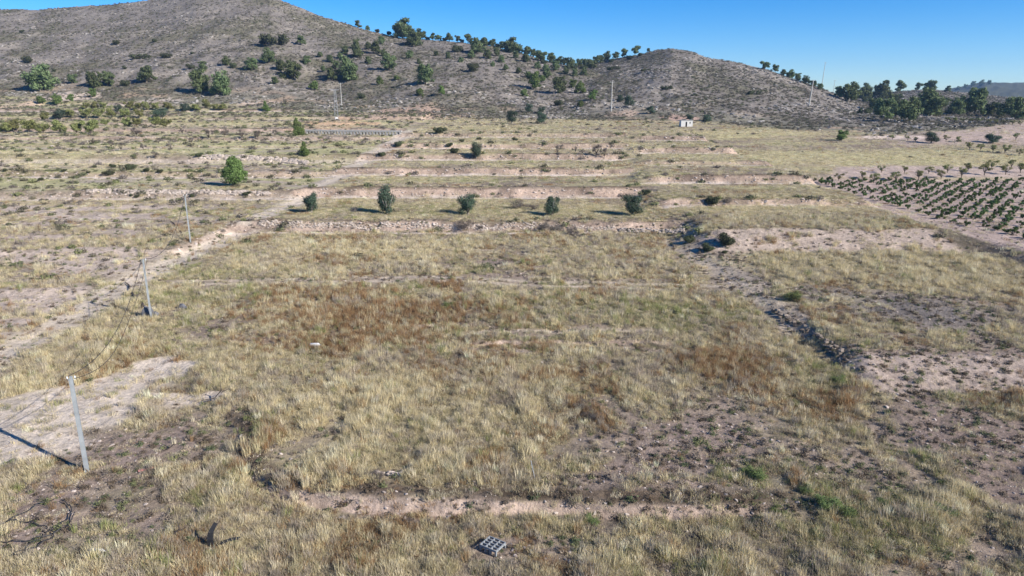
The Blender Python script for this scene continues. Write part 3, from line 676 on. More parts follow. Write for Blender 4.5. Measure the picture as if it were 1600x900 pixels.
# ------------------------------------------------------------------ bushes
row('bush', [(34, 51, 9), (44, 98, 20), (181, 70, 16), (242, 66, 12), (260, 91, 17), (299, 108, 16), (365, 107, 17), (196, 135, 18), (565, 154, 16), (714, 82, 20), (739, 112, 26), (873, 165, 20), (410, 70, 12), (195, 108, 9), (85, 112, 9), (300, 85, 8)],
    'dark rounded bush', 'among the grey rocks of the hillside', 'bushes scattered on the hillside', 1.0)
row('low', [(219, 93, 30), (425, 70, 48), (1085, 150, 12), (960, 110, 24), (1010, 112, 16), (1040, 140, 20), (1180, 148, 22), (1350, 178, 30)], 'dark low spreading shrub', 'flat on the hillside', 'low spreading shrubs on the hills', 1.3)
row('bush', [(138, 271, 8), (148, 262, 9), (170, 274, 17), (177, 262, 14), (203, 265, 21), (229, 268, 15), (64, 283, 14), (312, 245, 14), (250, 270, 12), (205, 307, 9), (214, 309, 9), (300, 308, 11), (385, 305, 15), (14, 353, 10), (8, 268, 10), (105, 258, 8), (100, 268, 9)],
    'small dark bush', 'on the fields left of the dirt track', 'bushes on the left fields', .9)
row('bush', [(687, 208, 21), (623, 229, 18), (702, 229, 13), (722, 222, 11), (749, 219, 12), (710, 239, 17), (597, 244, 14), (805, 220, 12)],
    'dark bush', 'on the bank at the back left of the plot', 'bushes on the back terraces', .9)
row('sparse', [(871, 241, 14), (899, 239, 12), (932, 245, 20), (944, 248, 16), (910, 242, 10)], 'straggly grey bare tree', 'on the back terrace beside the broken bank', 'straggly bare trees on the back terrace', 1.1)
row('bush', [(1113, 319, 26), (1135, 383, 37), (1078, 379, 26), (1106, 392, 26), (1135, 318, 22, 'grey'), (1010, 305, 20), (1132, 396, 12)], 'dark green bush', 'near the corner of the pale stone wall', 'bushes near the corner of the wall', .95)
row('grey', [(726, 359, 34), (752, 357, 14), (810, 327, 34), (835, 329, 24), (846, 361, 34), (868, 363, 38), (892, 367, 32), (925, 374, 16), (944, 376, 18), (905, 372, 16)], 'dark grey dead bush', 'along the stone wall and terrace above', 'dead bushes along the stone wall', .9)
row('weed', [(1185, 750, 46), (1168, 740, 30), (926, 820, 34), (1292, 795, 50), (1322, 805, 44), (1260, 770, 34), (1380, 790, 30), (1480, 805, 44), (1240, 470, 40), (1210, 800, 26), (1310, 600, 40), (1475, 760, 30), (700, 480, 26), (1280, 840, 30)],
    'clump of fresh green weeds', 'in the near part of the plot', 'green weed clumps in the near field', .8)
row('grey', [(905, 640, 34), (925, 655, 36), (395, 690, 26), (372, 712, 24), (560, 745, 40), (590, 750, 34), (640, 742, 30), (425, 750, 26), (480, 758, 22), (640, 822, 30), (668, 822, 22), (335, 640, 18), (455, 835, 26), (478, 832, 18)],
    'dark brown dried thistle clump', 'in the near part of the plot', 'dried thistle clumps in the near field', .85)

# ------------------------------------------------------------------ vineyard on the right
def vineyard():
    r = random.Random(5); n = 0
    us = []
    Y = 101.0; ri = 0
    while Y < 171 and n < 290:
        xs = []; xv = float(np.interp(Y, *VB)) + 7.0
        X = math.ceil(xv / 2.9) * 2.9
        while X < .752 * Y + 1:
            if r.random() > .10: xs.append(X + r.uniform(-.15, .15))
            X += 2.9
        ri += 1
        for k, x in enumerate(xs):
            yy = Y + r.uniform(-.2, .2)
            z = float(height(np.array([x]), np.array([yy]))[0])
            lab = 'green vine, %s from the left in the %s vineyard row from the front' % (ORD[k + 1], ORD[ri])
            plant('vine', 0, 0, r.uniform(1.25, 2.0), lab, 'green vines in the vineyard', r.uniform(.7, 1.0), Vector((x, yy, z))); n += 1
        Y += 3.4
def lob_vine(rd):
    L = []
    for i in range(7):
        a = rd.uniform(0, 6.28); q = rd.uniform(.1, .42)
        L.append((q * math.cos(a), q * math.sin(a), rd.uniform(.14, .55), .14, .14, .17))
    return L
K['vine'] = kind_tree('vine', M_VINE, M_BARK, lob_vine, 520, .07, .16, .5, .05, 6, 5, shell=.1)
NAME['vine'] = 'grape_vine'; CAT['vine'] = 'vine'; ASP['vine'] = 1.0
vineyard()

# ------------------------------------------------------------------ poles and cables
M_POLE = simple('weathered_grey_pole', (.25, .265, .27), .2, 1.5, bump=.3)
M_CONC = simple('pale_concrete', (.40, .38, .34), .15, 2.0, bump=.3)
M_STEEL = simple('galvanised_steel', (.27, .28, .29), .12, 4, .5, .5)
M_DARK = simple('old_timber', (.075, .060, .05), .4, 3, bump=.5)
M_INS = simple('white_porcelain', (.7, .7, .68), .05, 4, .3, .5)
M_CABLE = simple('black_cable', (.035, .033, .032), .2, 5, .6, .3)
tops = []
PP = [(137, 738, 6.9, 'near square grey pole rising from the rough ground at lower left'),
      (237, 499, 6.6, 'second grey pole along the track, with dark slabs leaning at its foot'),
      (298, 379, 7.2, 'third and farthest grey pole beside the dirt track')]
for px, py, h, lab in PP:
    p = at(px, py)
    e = empty('utility_pole', p, lab, 'pole', 'grey poles along the track', .35)
    mb = MB(); kw = .85 if px < 200 else .62
    mb.box((0, 0, h / 2 - .15), (.27 * kw, .20 * kw, h + .3), taper=.72); mb.build('post', M_POLE, e)
    mb = MB(); mb.box((-.12 * kw, -.13 * kw, h / 2 - .05), (.07, .06, h - .1), taper=.9); mb.build('edge_flange', M_POLE, e)
    for s_ in (-1, 1):
        mb = MB(); mb.tube([(s_ * .12, 0, h - .25), (s_ * .22, 0, h - .25), (s_ * .22, 0, h - .1)], .018, 6); mb.tube([(s_ * .22, 0, h - .12), (s_ * .22, 0, h)], [.05, .035], 8)
        mb.build('insulator', M_INS, e)
    tops.append(Vector((p.x, p.y, p.z + h)))
def cable(a, b, sag, lab, r=.022, side=0.0, n=26, wig=0):
    mb = MB(); pts = []
    for i in range(n + 1):
        t = i / n; q = a.lerp(b, t); q.z -= sag * 4 * t * (1 - t); q.x += side
        if wig: q.x += .15 * math.sin(7 * t + side); q.z += .1 * math.sin(5 * t + 3 * side)
        pts.append(q)
    mb.tube(pts, r, 5)
    o = mb.build('cable', M_CABLE); tag(o, lab, 'cable', 'slack cables between the poles'); return o
cable(tops[0], tops[1], 2.3, 'upper slack black cable between the near pole and the second pole', .024, -.2)
cable(tops[0] - Vector((0, 0, .2)), tops[1] - Vector((0, 0, .2)), 2.8, 'lower slack black cable between the near pole and the second pole', .020, .2, wig=1)
cable(tops[1], tops[2], 2.6, 'slack black cable from the second pole to the farthest one', .030)
# timber lying beside two of the poles
for (x0, y0), (x1, y1), lab in (((224, 481), (195, 443), 'dark broken timber lying behind the second pole'), ((298, 379), (266, 347), 'dark reddish timber lying behind the third pole')):
    a = at(x0, y0); b = at(x1, y1); mb = MB(); pts = []
    for i in range(9):
        t = i / 8; q = a.lerp(b, t); q.x += .25 * math.sin(9 * t); q.z = float(height(np.array([q.x]), np.array([q.y]))[0]) + .14
        pts.append(q - a)
    mb.tube(pts[:5], [.17, .15, .14, .13, .12], 6); mb.tube(pts[5:], [.12, .1, .09, .05], 6); mb.tube([pts[3], pts[3] + Vector((.6, .9, .35))], [.06, .02], 5)
    o = mb.build('fallen_timber', M_DARK); o.location = a; tag(o, lab, 'timber')
M_SLATE = simple('dark_slate_rock', (.12, .12, .13), .3, 2, bump=.6)
for px, py, s_, lab, k in ((232, 496, 1.5, 'dark grey boulder leaning at the foot of the second pole', 1), (285, 484, .8, 'smaller grey boulder in the grass right of the second pole', 2)):
    p = at(px, py); mb = MB(); mb.rock((0, 0, s_ * .25), s_ * .55, random.Random(k), (1, .6, 1.1)); mb.rock((s_ * .45, .1, s_ * .15), s_ * .3, random.Random(k + 9), (1, .7, 1))
    o = mb.build('boulder', M_SLATE); o.location = p; tag(o, lab, 'rock')

def pylon(px, py, h, lab, lean=0.0, w_=.32, arms=True, back=0):
    p = at(px, py, back)
    e = empty('power_pole', p, lab, 'power pole', 'concrete power poles at the foot of the hills', .1)
    mb = MB(); mb.tube([(0, 0, -.3), (lean * h, 0, h)], [w_ * 1.05, w_ * .6], 8); mb.build('post', M_CONC, e)
    if arms:
        mb = MB(); mb.box((lean * h, 0, h - .3), (1.9, .12, .12)); mb.build('crossarm', M_STEEL, e)
        for q in (-.85, 0, .85):
            mb = MB(); mb.tube([(lean * h + q, 0, h - .24), (lean * h + q, 0, h + .1)], [.06, .04], 6); mb.build('insulator', M_INS, e)
    return p, e
P2, _ = pylon(955, 174, 45 * .29, 'tall concrete power pole standing between the two hills', 0, .30)
P3, _ = pylon(1264, 166, 12.5, 'tall thick pale power pole on the right hill, leaning slightly', .07, .38)
P4, _ = pylon(1283, 141, 16, 'thin power pole rising behind the right shoulder of the hill', .05, .20, back=8)
P5, _ = pylon(1301, 150, 10, 'faint short power pole farthest right on the skyline', .03, .16, back=30)
P1, _ = pylon(534, 166, 11, 'slim white power pole behind the lattice mast', 0, .22)
# lattice mast by the channel
p = at(526, 187); e = empty('lattice_mast', p, 'pale steel lattice mast on a white block by the pillared channel', 'mast')
mb = MB(); mb.box((0, 0, .4), (.9, .8, 1.2), taper=.8); mb.build('footing', simple('white_render', (.75, .74, .70), .08, 2), e)
H_ = 12.0
for sx in (-1, 1):
    for sy in (-1, 1):
        mb = MB(); mb.tube([(sx * .7, sy * .5, 0), (sx * .3, sy * .3, H_)], .042, 4); mb.build('leg', M_STEEL, e)
mb = MB()
for i in range(14):
    z0 = 1 + i * .78; z1 = z0 + .78; w0 = .7 - .4 * z0 / H_; w1 = .7 - .4 * z1 / H_; s_ = 1 if i % 2 else -1
    for sy in (-1, 1): mb.tube([(s_ * w0, sy * .4, z0), (-s_ * w1, sy * .4, z1)], .025, 4)
mb.build('bracing', M_STEEL, e)
mb = MB(); mb.box((-.3, 0, H_), (4.2, .14, .14)); mb.build('crossarm', M_STEEL, e)
# overhead line from the mast to the poles between the hills
def line(a, b, sag, lab):
    mb = MB(); mb.tube([a.lerp(b, i / 20) - Vector((0, 0, sag * 4 * (i / 20) * (1 - i / 20))) for i in range(21)], .02, 4)
    tag(mb.build('power_line', M_CABLE), lab, 'cable', 'overhead power lines')
line(p + Vector((0, 0, H_ + .1)), P2 + Vector((0, 0, 13.1)), 3.5, 'thin power line from the lattice mast to the pole between the hills')
line(P2 + Vector((0, 0, 13.1)), P3 + Vector((.87, 0, 12.5)), 3.5, 'thin power line from the pole between the hills to the thick pale pole')

# ------------------------------------------------------------------ white hut
p = at(1073, 198); u_ = px_m(p)
Wd = 18 * u_; Hh = 9.5 * u_
M_WHITE = simple('whitewash', (.6, .58, .53), .06, 1.5, bump=.2)
M_HOLE = simple('dark_opening', (.03, .028, .025), .2, 3)
hut = empty('hut', p, 'small flat-roofed white hut with a dark doorway at the back of the plot', 'hut')
t_ = .25; dp = 3.2
mb = MB()   # walls with real door and window openings
dx0, dx1 = -.12 * Wd, .02 * Wd; wx0, wx1 = .22 * Wd, .32 * Wd; dh = .78 * Hh; wz0, wz1 = .5 * Hh, .75 * Hh
def bxx(x0, x1, y0, y1, z0, z1): mb.box(((x0 + x1) / 2, (y0 + y1) / 2, (z0 + z1) / 2), (x1 - x0, y1 - y0, z1 - z0))
bxx(-Wd / 2, dx0, 0, t_, -.4, Hh); bxx(dx0, dx1, 0, t_, dh, Hh); bxx(dx1, wx0, 0, t_, -.4, Hh); bxx(wx0, wx1, 0, t_, -.4, wz0); bxx(wx0, wx1, 0, t_, wz1, Hh); bxx(wx1, Wd / 2, 0, t_, -.4, Hh)
bxx(-Wd / 2, -Wd / 2 + t_, t_, dp, -.4, Hh); bxx(Wd / 2 - t_, Wd / 2, t_, dp, -.4, Hh); bxx(-Wd / 2 + t_, Wd / 2 - t_, dp - t_, dp, -.4, Hh)
mb.build('wall', M_WHITE, hut)
mb = MB(); mb.box((0, dp / 2, Hh + .07), (Wd + .3, dp + .3, .14)); mb.build('roof', M_CONC, hut)
mb = MB(); mb.box(((dx0 + dx1) / 2 + .15, .45, dh / 2), (dx1 - dx0 - .2, .05, dh - .05), Matrix.Rotation(.9, 3, 'Z')); mb.build('door', M_DARK, hut)
mb = MB(); mb.box(((wx0 + wx1) / 2, .12, (wz0 + wz1) / 2), (wx1 - wx0, .05, wz1 - wz0)); mb.build('window', M_HOLE, hut)

# ------------------------------------------------------------------ pillared water channel
a = at(478, 209); b = at(628, 210); L = (b - a).length; u_ = px_m(a)
ch = empty('water_channel', a, 'long low concrete water channel on short square pillars behind the plot', 'channel', None, math.atan2(b.y - a.y, b.x - a.x))
hz = 5.2 * u_
mb = MB(); mb.box((L / 2, 0, hz), (L, .8, .5)); mb.build('trough', M_CONC, ch)
N_ = 30
for i in range(N_):
    mb = MB(); mb.box((L * (i + .5) / N_, 0, hz / 2 - .6), (L / N_ * .42, .7, hz + .69)); mb.build('pillar', M_CONC, ch)

# ------------------------------------------------------------------ dry-stone walls
M_STONE = simple('pale_limestone', (.38, .315, .26), .35, 1.2, bump=.5)
M_STONEB = simple('brownish_stone', (.19, .155, .125), .35, 1.2, bump=.5)
def stone_wall(name, pts, hgt, size, m, lab, n, lift=0.0, fill=1.0, thick=.5):
    r = random.Random(len(lab)); P = [at(*q) for q in pts]; o = P[0].copy()
    seg = [0]
    for i in range(len(P) - 1): seg.append(seg[-1] + (P[i + 1] - P[i]).length)
    mb = MB()
    for i in range(n):
        s_ = r.uniform(0, seg[-1]); k = max(j for j in range(len(P) - 1) if seg[j] <= s_); t = (s_ - seg[k]) / (seg[k + 1] - seg[k])
        q = P[k].lerp(P[k + 1], t); zz = r.random()
        x = q.x + r.uniform(-.1, .1); y = q.y + zz * thick + r.uniform(-.12, .12)
        g = float(height(np.array([x]), np.array([y]))[0]); top = q.z + lift + zz * hgt * (.65 + .5 * vn(s_))
        mb.rock((x - o.x, y - o.y, max(g, top) - o.z + r.uniform(-.05, .05)), size * r.uniform(.5, 1.25), r, (1.25, .8, .72))
    ob = mb.build(name, m); ob.location = o; tag(ob, lab, 'stone wall'); return ob
def vn(s): return float(vnoise(np.array([s / 3.1]), np.array([.5]))[0])
stone_wall('dry_stone_wall', [(402, 355), (500, 357), (640, 358), (760, 359), (860, 360), (960, 362), (1072, 364)], 0.6, .20, M_STONE, 'long pale dry-stone wall holding up the terrace with the five olives', 1000, -.1, thick=.6)
stone_wall('dry_stone_wall', [(1205, 486), (1240, 508), (1270, 528), (1300, 548), (1325, 566)], 1.2, .22, M_STONEB, 'dark crumbling stone wall slanting along the right terrace edge', 70, -.3, thick=.5)
stone_wall('rubble_bank', [(135, 301), (220, 303), (310, 304), (420, 306)], .7, .36, M_STONE, 'whitish rubble bank crossing the field left of the track', 420, .0, thick=.9)
stone_wall('rubble_bank', [(312, 248), (380, 250), (440, 254), (478, 258)], .8, .5, M_STONE, 'grey rocky bank between the lone pine and the young pine', 300, .0, thick=2)
stone_wall('rubble_edging', [(585, 745), (640, 747), (655, 744)], .1, .16, M_STONE, 'short line of pale stones along the near bank edge', 40, .05, thick=.3)

# ------------------------------------------------------------------ small things in the foreground
M_PLAS = simple('grey_plastic', (.24, .25, .25), .1, 6, .6, .3)
p = at(770, 859)
cr = empty('plastic_pallet', p + Vector((0, 0, .05)), 'small grey plastic grid pallet lying on bare ground at the bottom centre', 'pallet', None, R(-34))
Lx, Ly = 1.15, 1.0
mb = MB()
for i in range(4): mb.box((-Lx / 2 + .03 + i * (Lx - .06) / 3, 0, .30), (.055, Ly, .14))
mb.build('long_bars', M_PLAS, cr)
mb = MB()
for j in range(5): mb.box((0, -Ly / 2 + .03 + j * (Ly - .06) / 4, .307), (Lx - .005, .05, .13))
mb.build('cross_bars', M_PLAS, cr)
for i in (0, 1, 2, 3):
    for j in (0, 4):
        mb = MB(); mb.box((-Lx / 2 + .05 + i * (Lx - .1) / 3, -Ly / 2 + .05 + j * (Ly - .1) / 4, .115), (.1, .1, .235)); mb.build('foot', M_PLAS, cr)
# torn black sheet
M_BLK = simple('black_rubber', (.022, .022, .024), .3, 4, .6, .3)
p = at(330, 856); e = empty('torn_sheet', p, 'bent torn sheet of black rubber standing in the grass at lower left', 'debris')
def strip(pts, wdt, th, nm):
    mb = MB()
    for i in range(len(pts) - 1):
        a_, b_ = Vector(pts[i]), Vector(pts[i + 1]); d_ = b_ - a_; s_ = d_.cross(Vector((0, 1, 0))).normalized() if abs(d_.z) > .2 else Vector((0, 1, 0))
        w0 = wdt * (1 - .18 * i)
        n_ = d_.cross(s_).normalized() * th
        v = [a_ - s_ * w0 / 2, a_ + s_ * w0 / 2, b_ + s_ * w0 * .4, b_ - s_ * w0 * .45]
        v += [q + n_ for q in v]
        mb.add(v, [(0, 1, 2, 3), (7, 6, 5, 4), (0, 4, 5, 1), (1, 5, 6, 2), (2, 6, 7, 3), (3, 7, 4, 0)])
    return mb.build(nm, M_BLK, e)
strip([(0, 0, -.05), (-.03, .03, .45), (.02, .12, .85), (.3, .3, 1.35)], .42, .03, 'upright_flap')
strip([(0, 0, .03), (.6, .15, .16), (1.0, .4, .2), (1.4, .6, .14)], .42, .03, 'lying_flap')
# thin stakes, bottle-like drum, sack, sheet
p = at(836, 750); mb = MB(); mb.tube([(0, 0, 0), (-.28, .05, 1.35)], .028, 6); o = mb.build('stake', M_STEEL); o.location = p; tag(o, 'thin pale metal stake leaning left in the centre foreground', 'stake')
p = at(493, 545); e = empty('plastic_canister', p + Vector((0, 0, .12)), 'small white canister lying among brown grass left of centre', 'canister')
M_WP = simple('white_plastic', (.55, .55, .53), .05, 5, .4, .5)
mb = MB(); mb.tube([(-.5, 0, .25), (-.45, 0, .25), (.35, 0, .25), (.42, 0, .25)], [.14, .2, .2, .12], 10); mb.build('body', M_WP, e, True)
mb = MB(); mb.tube([(.42, 0, .25), (.52, 0, .25)], .06, 8); mb.build('cap', M_PLAS, e)
p = at(152, 868); mb = MB(); r = random.Random(4)
for i in range(7): mb.rock((r.uniform(-.45, .45), r.uniform(-.2, .2), .12 + r.uniform(0, .1)), r.uniform(.2, .32), r, (1.2, .8, .6))
o = mb.build('white_sack', M_WP); o.location = p; tag(o, 'crumpled white sack on the ground at the bottom left corner', 'sack')
p = at(170, 882); mb = MB(); nw = 36; v = []; f = []
for i in range(nw + 1):
    x = -.75 + 1.5 * i / nw
    for y in (-.5, .5): v.append((x, y, .16 + .035 * math.sin(i * math.pi / 1.5)))
for i in range(nw): f.append((2 * i, 2 * i + 2, 2 * i + 3, 2 * i + 1))
mb.add(v, f); o = mb.build('corrugated_sheet', M_STEEL); o.location = p; o.rotation_euler = (0, 0, R(-35)); tag(o, 'grey corrugated sheet half buried in grass beside the white sack', 'metal sheet')
o.modifiers.new('thickness', 'SOLIDIFY').thickness = .01
M_PINK = simple('faded_pink_plastic', (.55, .22, .20), .1, 5)
p = at(228, 736); mb = MB(); mb.box((0, 0, .1), (.9, .16, .1), Matrix.Rotation(.5, 3, 'Z')); mb.box((.3, .25, .08), (.5, .1, .06), Matrix.Rotation(.8, 3, 'Z')); o = mb.build('plastic_scrap', M_PINK); o.location = p; tag(o, 'faded pink plastic scrap in the grass right of the near pole', 'debris')
# dead branches
for px, py, s_, lab in ((345, 625, 1.6, 'dark twisted dead branch lying left of the centre grass'), (270, 705, .9, 'short dark dead twig standing right of the near pole'), (278, 840, 1.0, 'dark forked dead stick left of the black sheet')):
    p = at(px, py); mb = MB(); mb.tube([(-s_ * .9, -.3, .06), (-s_ * .3, 0, .15), (.1, .1, .5 * s_), (0, .2, .9 * s_)], [.03, .05, .045, .02], 5); mb.tube([(.08, .08, .4 * s_), (.4 * s_, .1, .55 * s_)], [.035, .012], 5); mb.tube([(-s_ * .3, 0, .15), (-.2, -.3, .25)], [.03, .01], 5)
    o = mb.build('dead_branch', M_DARK); o.location = p; tag(o, lab, 'branch')
# coils of black cable at the lower left
def coil(pxs, lab):
    P = [at(*q) for q in pxs]; o0 = P[0].copy(); mb = MB(); pts = []
    for i in range(len(P) - 1):
        p0 = P[max(i - 1, 0)]; p1 = P[i]; p2 = P[i + 1]; p3 = P[min(i + 2, len(P) - 1)]
        for k in range(6):
            t = k / 6
            q = .5 * ((2 * p1) + (p2 - p0) * t + (2 * p0 - 5 * p1 + 4 * p2 - p3) * t * t + (3 * p1 - p0 - 3 * p2 + p3) * t ** 3)
            q.z = float(height(np.array([q.x]), np.array([q.y]))[0]) + .20 + .08 * math.sin(i + k)
            pts.append(q - o0)
    mb.tube(pts, .034, 5); o = mb.build('loose_cable', M_CABLE); o.location = o0; tag(o, lab, 'cable', 'loose black cables on the ground')
coil([(-20, 833), (15, 820), (50, 822), (75, 830), (85, 842), (60, 858), (30, 872), (5, 875), (-15, 868)], 'innermost loop of loose black cable on the ground at far left')
coil([(-20, 828), (20, 815), (60, 792), (88, 785)], 'straight upper strand of black cable on the ground at far left')
coil([(98, 787), (110, 795), (112, 808), (95, 825), (70, 842), (40, 862), (15, 878), (20, 888), (40, 892)], 'long outer loop of black cable curving round at far left')
coil([(-20, 850), (20, 852), (60, 846), (100, 830), (120, 805)], 'lower strand of black cable crossing the loops at far left')

# ------------------------------------------------------------------ scattered stuff
def blades(name, m, n, h, spread, wd, rd, droop=.35, seedhead=False):
    v = []; f = []
    for i in range(n):
        a = rd.uniform(0, 6.283); q = spread * rd.random() ** .7; bx_, by_ = q * math.cos(a), q * math.sin(a)
        hh = h * rd.uniform(.5, 1.15); la = a + rd.normal() * .9; ln = droop * hh * rd.uniform(.2, 1.2)
        ux, uy = math.cos(la), math.sin(la); pa = rd.uniform(0, 6.283); wx_, wy_ = math.cos(pa) * wd / 2, math.sin(pa) * wd / 2
        b = len(v)
        mx_, my_ = bx_ + ux * ln * .35, by_ + uy * ln * .35; tx, ty = bx_ + ux * ln, by_ + uy * ln
        v += [(bx_ - wx_, by_ - wy_, -.05), (bx_ + wx_, by_ + wy_, -.05), (mx_ + wx_ * .9, my_ + wy_ * .9, hh * .6), (mx_ - wx_ * .9, my_ - wy_ * .9, hh * .6), (tx, ty, hh)]
        f += [(b, b + 1, b + 2, b + 3), (b + 3, b + 2, b + 4)]
    me = bpy.data.meshes.new(name); me.from_pydata(v, [], f); me.materials.append(m); return me
def protos(name, meshes):
    c = bpy.data.collections.new(name)
    for i, me in enumerate(meshes):
        o = bpy.data.objects.new(name + '_%02d' % i, me); c.objects.link(o)
    return c
def scatter(name, coll, P, rot, scl, vid, col, label, cat):
    me = bpy.data.meshes.new(name); n = len(P)
    me.vertices.add(n); me.vertices.foreach_set('co', P.astype(np.float32).ravel())
    def A(nm, ty, data, key):
        a_ = me.attributes.new(nm, ty, 'POINT'); a_.data.foreach_set(key, data.ravel())
    A('rot', 'FLOAT_VECTOR', rot.astype(np.float32), 'vector'); A('scl', 'FLOAT_VECTOR', scl.astype(np.float32), 'vector')
    A('vid', 'INT', vid.astype(np.int32), 'value')
    A('col', 'FLOAT_COLOR', np.concatenate([col, np.ones((n, 1))], 1).astype(np.float32), 'color')
    ob = bpy.data.objects.new(name, me); COL.objects.link(ob); tag(ob, label, cat, None, 'stuff')
    g = bpy.data.node_groups.new(name, 'GeometryNodeTree')
    g.interface.new_socket('Geometry', in_out='INPUT', socket_type='NodeSocketGeometry'); g.interface.new_socket('Geometry', in_out='OUTPUT', socket_type='NodeSocketGeometry')
    gi = g.nodes.new('NodeGroupInput'); go = g.nodes.new('NodeGroupOutput'); ip = g.nodes.new('GeometryNodeInstanceOnPoints'); ci = g.nodes.new('GeometryNodeCollectionInfo')
    ci.inputs[0].default_value = coll; ci.inputs[1].default_value = True; ci.inputs[2].default_value = True
    def na(nm, ty):
        x = g.nodes.new('GeometryNodeInputNamedAttribute'); x.data_type = ty; x.inputs[0].default_value = nm; return x.outputs[0]
    L_ = g.links.new
    L_(gi.outputs[0], ip.inputs['Points']); L_(ci.outputs[0], ip.inputs['Instance']); ip.inputs['Pick Instance'].default_value = True
    L_(na('vid', 'INT'), ip.inputs['Instance Index']); L_(na('rot', 'FLOAT_VECTOR'), ip.inputs['Rotation']); L_(na('scl', 'FLOAT_VECTOR'), ip.inputs['Scale'])
    L_(ip.outputs[0], go.inputs[0])
    mo = ob.modifiers.new('scatter', 'NODES'); mo.node_group = g
    return ob
def pts_in(n, y0, y1, power=1.0, m=.86, extra=4):
    """random ground points, uniform over the ground for power 1, denser near the viewer for smaller power"""
    k = power * 2
    Y = (y0 ** k + rng.random(n) * (y1 ** k - y0 ** k)) ** (1 / k)
    X = (rng.random(n) * 2 - 1) * (m * Y + extra)
    return X, Y
def pick(cols, wts):
    """weighted blend choice per point"""
    W_ = np.stack(wts, 1); W_ = W_ / W_.sum(1)[:, None]; c = (W_.cumsum(1) > rng.random(len(W_))[:, None]).argmax(1)
    return np.array(cols)[c], c

GM = inst_mat('dry_grass_blades', .3, .3)
grd = np.random.default_rng(9)
tufts = [blades('tuft', GM, 44, .38, .36, .015, grd, .6) for _ in range(4)] + [blades('tall_tuft', GM, 44, .70, .24, .015, grd, .30) for _ in range(3)] + [blades('low_tuft', GM, 56, .15, .46, .018, grd, 1.3) for _ in range(3)]
CT = protos('grass_tufts', tufts)
def grass(n, y0, y1, power, name, label, sc0, density=1.0):
    X, Y = pts_in(n, y0, y1, power)
    d = land(X, Y); g = bank_mask(X, Y)
    cl = fbm(X / 1.6, Y / 1.9, 3, 61)
    dens = .66 + 2.0 * cl + .9 * d['patch'] - .95 * d['bare'] + .40 * d['gold'] + .35 * d['brown'] + .2 * d['green']
    dens = dens - 1.1 * d['crest'] - 1.1 * d['path'] - 1.3 * d['sand'] - 1.7 * d['track'] * sm(38, 50, Y) - 1.0 * d['right'] * np.maximum(sm(52.5, 54, Y) * (1 - sm(59, 60.5, Y)), sm(97, 99, Y) * (1 - sm(104.5, 106, Y)) * .8) + .25 * sm(118, 125, Y) * (1 - d['left']) - 1.0 * sm(.3, .7, g) - .8 * sm(.3, .6, bank_mask(X, Y + 1.3 + Y * .003)) * sm(100, 112, Y) - .5 * sm(.3, .6, bank_mask(X, Y - 1.1 - Y * .004)) - 1.2 * d['vine'] - 1.2 * d['pinkrow'] - .9 * d['orch'] - (.15 + .9 * sm(-.05, .15, fbm(X / 34, Y / (1.2 + Y / 60), 3, 51))) * d['left'] - .9 * (1 - sm(30.2, 31.2, Y))
    keep = rng.random(n) < np.clip(dens * density, 0.03, 1)
    keep &= rng.random(n) > d['hill'] * 1.2
    keep &= ~((np.hypot(X - .8 * 0 - PAL.x, Y - PAL.y) < 1.3))
    X, Y, cl = X[keep], Y[keep], cl[keep]; d = {k_: v_[keep] for k_, v_ in d.items()}; n = len(X)
    Z = height(X, Y)
    straw = (.59, .50, .30); pale = (.69, .605, .42); brown = (.31, .195, .098); green = (.27, .28, .11); grey = (.40, .335, .255); olive = (.41, .36, .21)
    col, c = pick([straw, pale, brown, green, grey, olive], [.6 + d['gold'] * 2.5, .25 + 1.2 * d['gold'], .05 + 4.2 * d['brown'] ** 2 + 1.4 * (1 - d['gold']) * sm(.08, .25, fbm(X / 5, Y / 6, 3, 62)), .03 + 1.1 * d['green'] + .5 * sm(.1, .25, fbm(X / 4, Y / 5, 3, 63)), .30 + .5 * d['bare'] + .4 * d['left'] + 1.2 * sm(.05, .2, fbm(X / 4, Y / 5, 3, 64)), .22 + .8 * d['green']])
    col = col * (.78 + .44 * rng.random(n))[:, None] * (1 + .5 * cl)[:, None]
    tall = (d['brown'] > .5) & (rng.random(n) < .7) | (rng.random(n) < (.10 + .2 * d['gold']) * np.clip(1 + 5 * cl, 0, 2)) & (Y < 115); low = rng.random(n) < .38 + .5 * d['bare'] + .5 * (Y > 115)
    vid = np.where(low, 7 + rng.integers(0, 3, n), np.where(tall, 4 + rng.integers(0, 3, n), rng.integers(0, 4, n)))
    s = sc0 * (.55 + .7 * rng.random(n)) * (1 + .8 * np.clip(cl, -.3, .4)) * (1 - .35 * d['bare'])
    rot = np.stack([rng.normal(0, .12, n), rng.normal(0, .12, n), rng.random(n) * 6.283], 1)
    scatter(name, CT, np.stack([X, Y, Z], 1), rot, np.stack([s, s, s * (.8 + .4 * rng.random(n))], 1), vid, np.clip(col, 0, .8), label, 'grass')
    return n
PAL = at(770, 864)
n1 = grass(230000, 27, 72, .55, 'dry_grass', 'straw coloured and brown dry grass tufts covering the near field', 1.0)
n2 = grass(220000, 72, 140, .6, 'dry_grass', 'dry yellow grass covering the field up to the pale stone wall', 1.05)
n3 = grass(90000, 140, 330, .6, 'dry_grass', 'thin yellow grass on the far narrow terraces', 1.25, .9)
print('grass', n1, n2, n3)

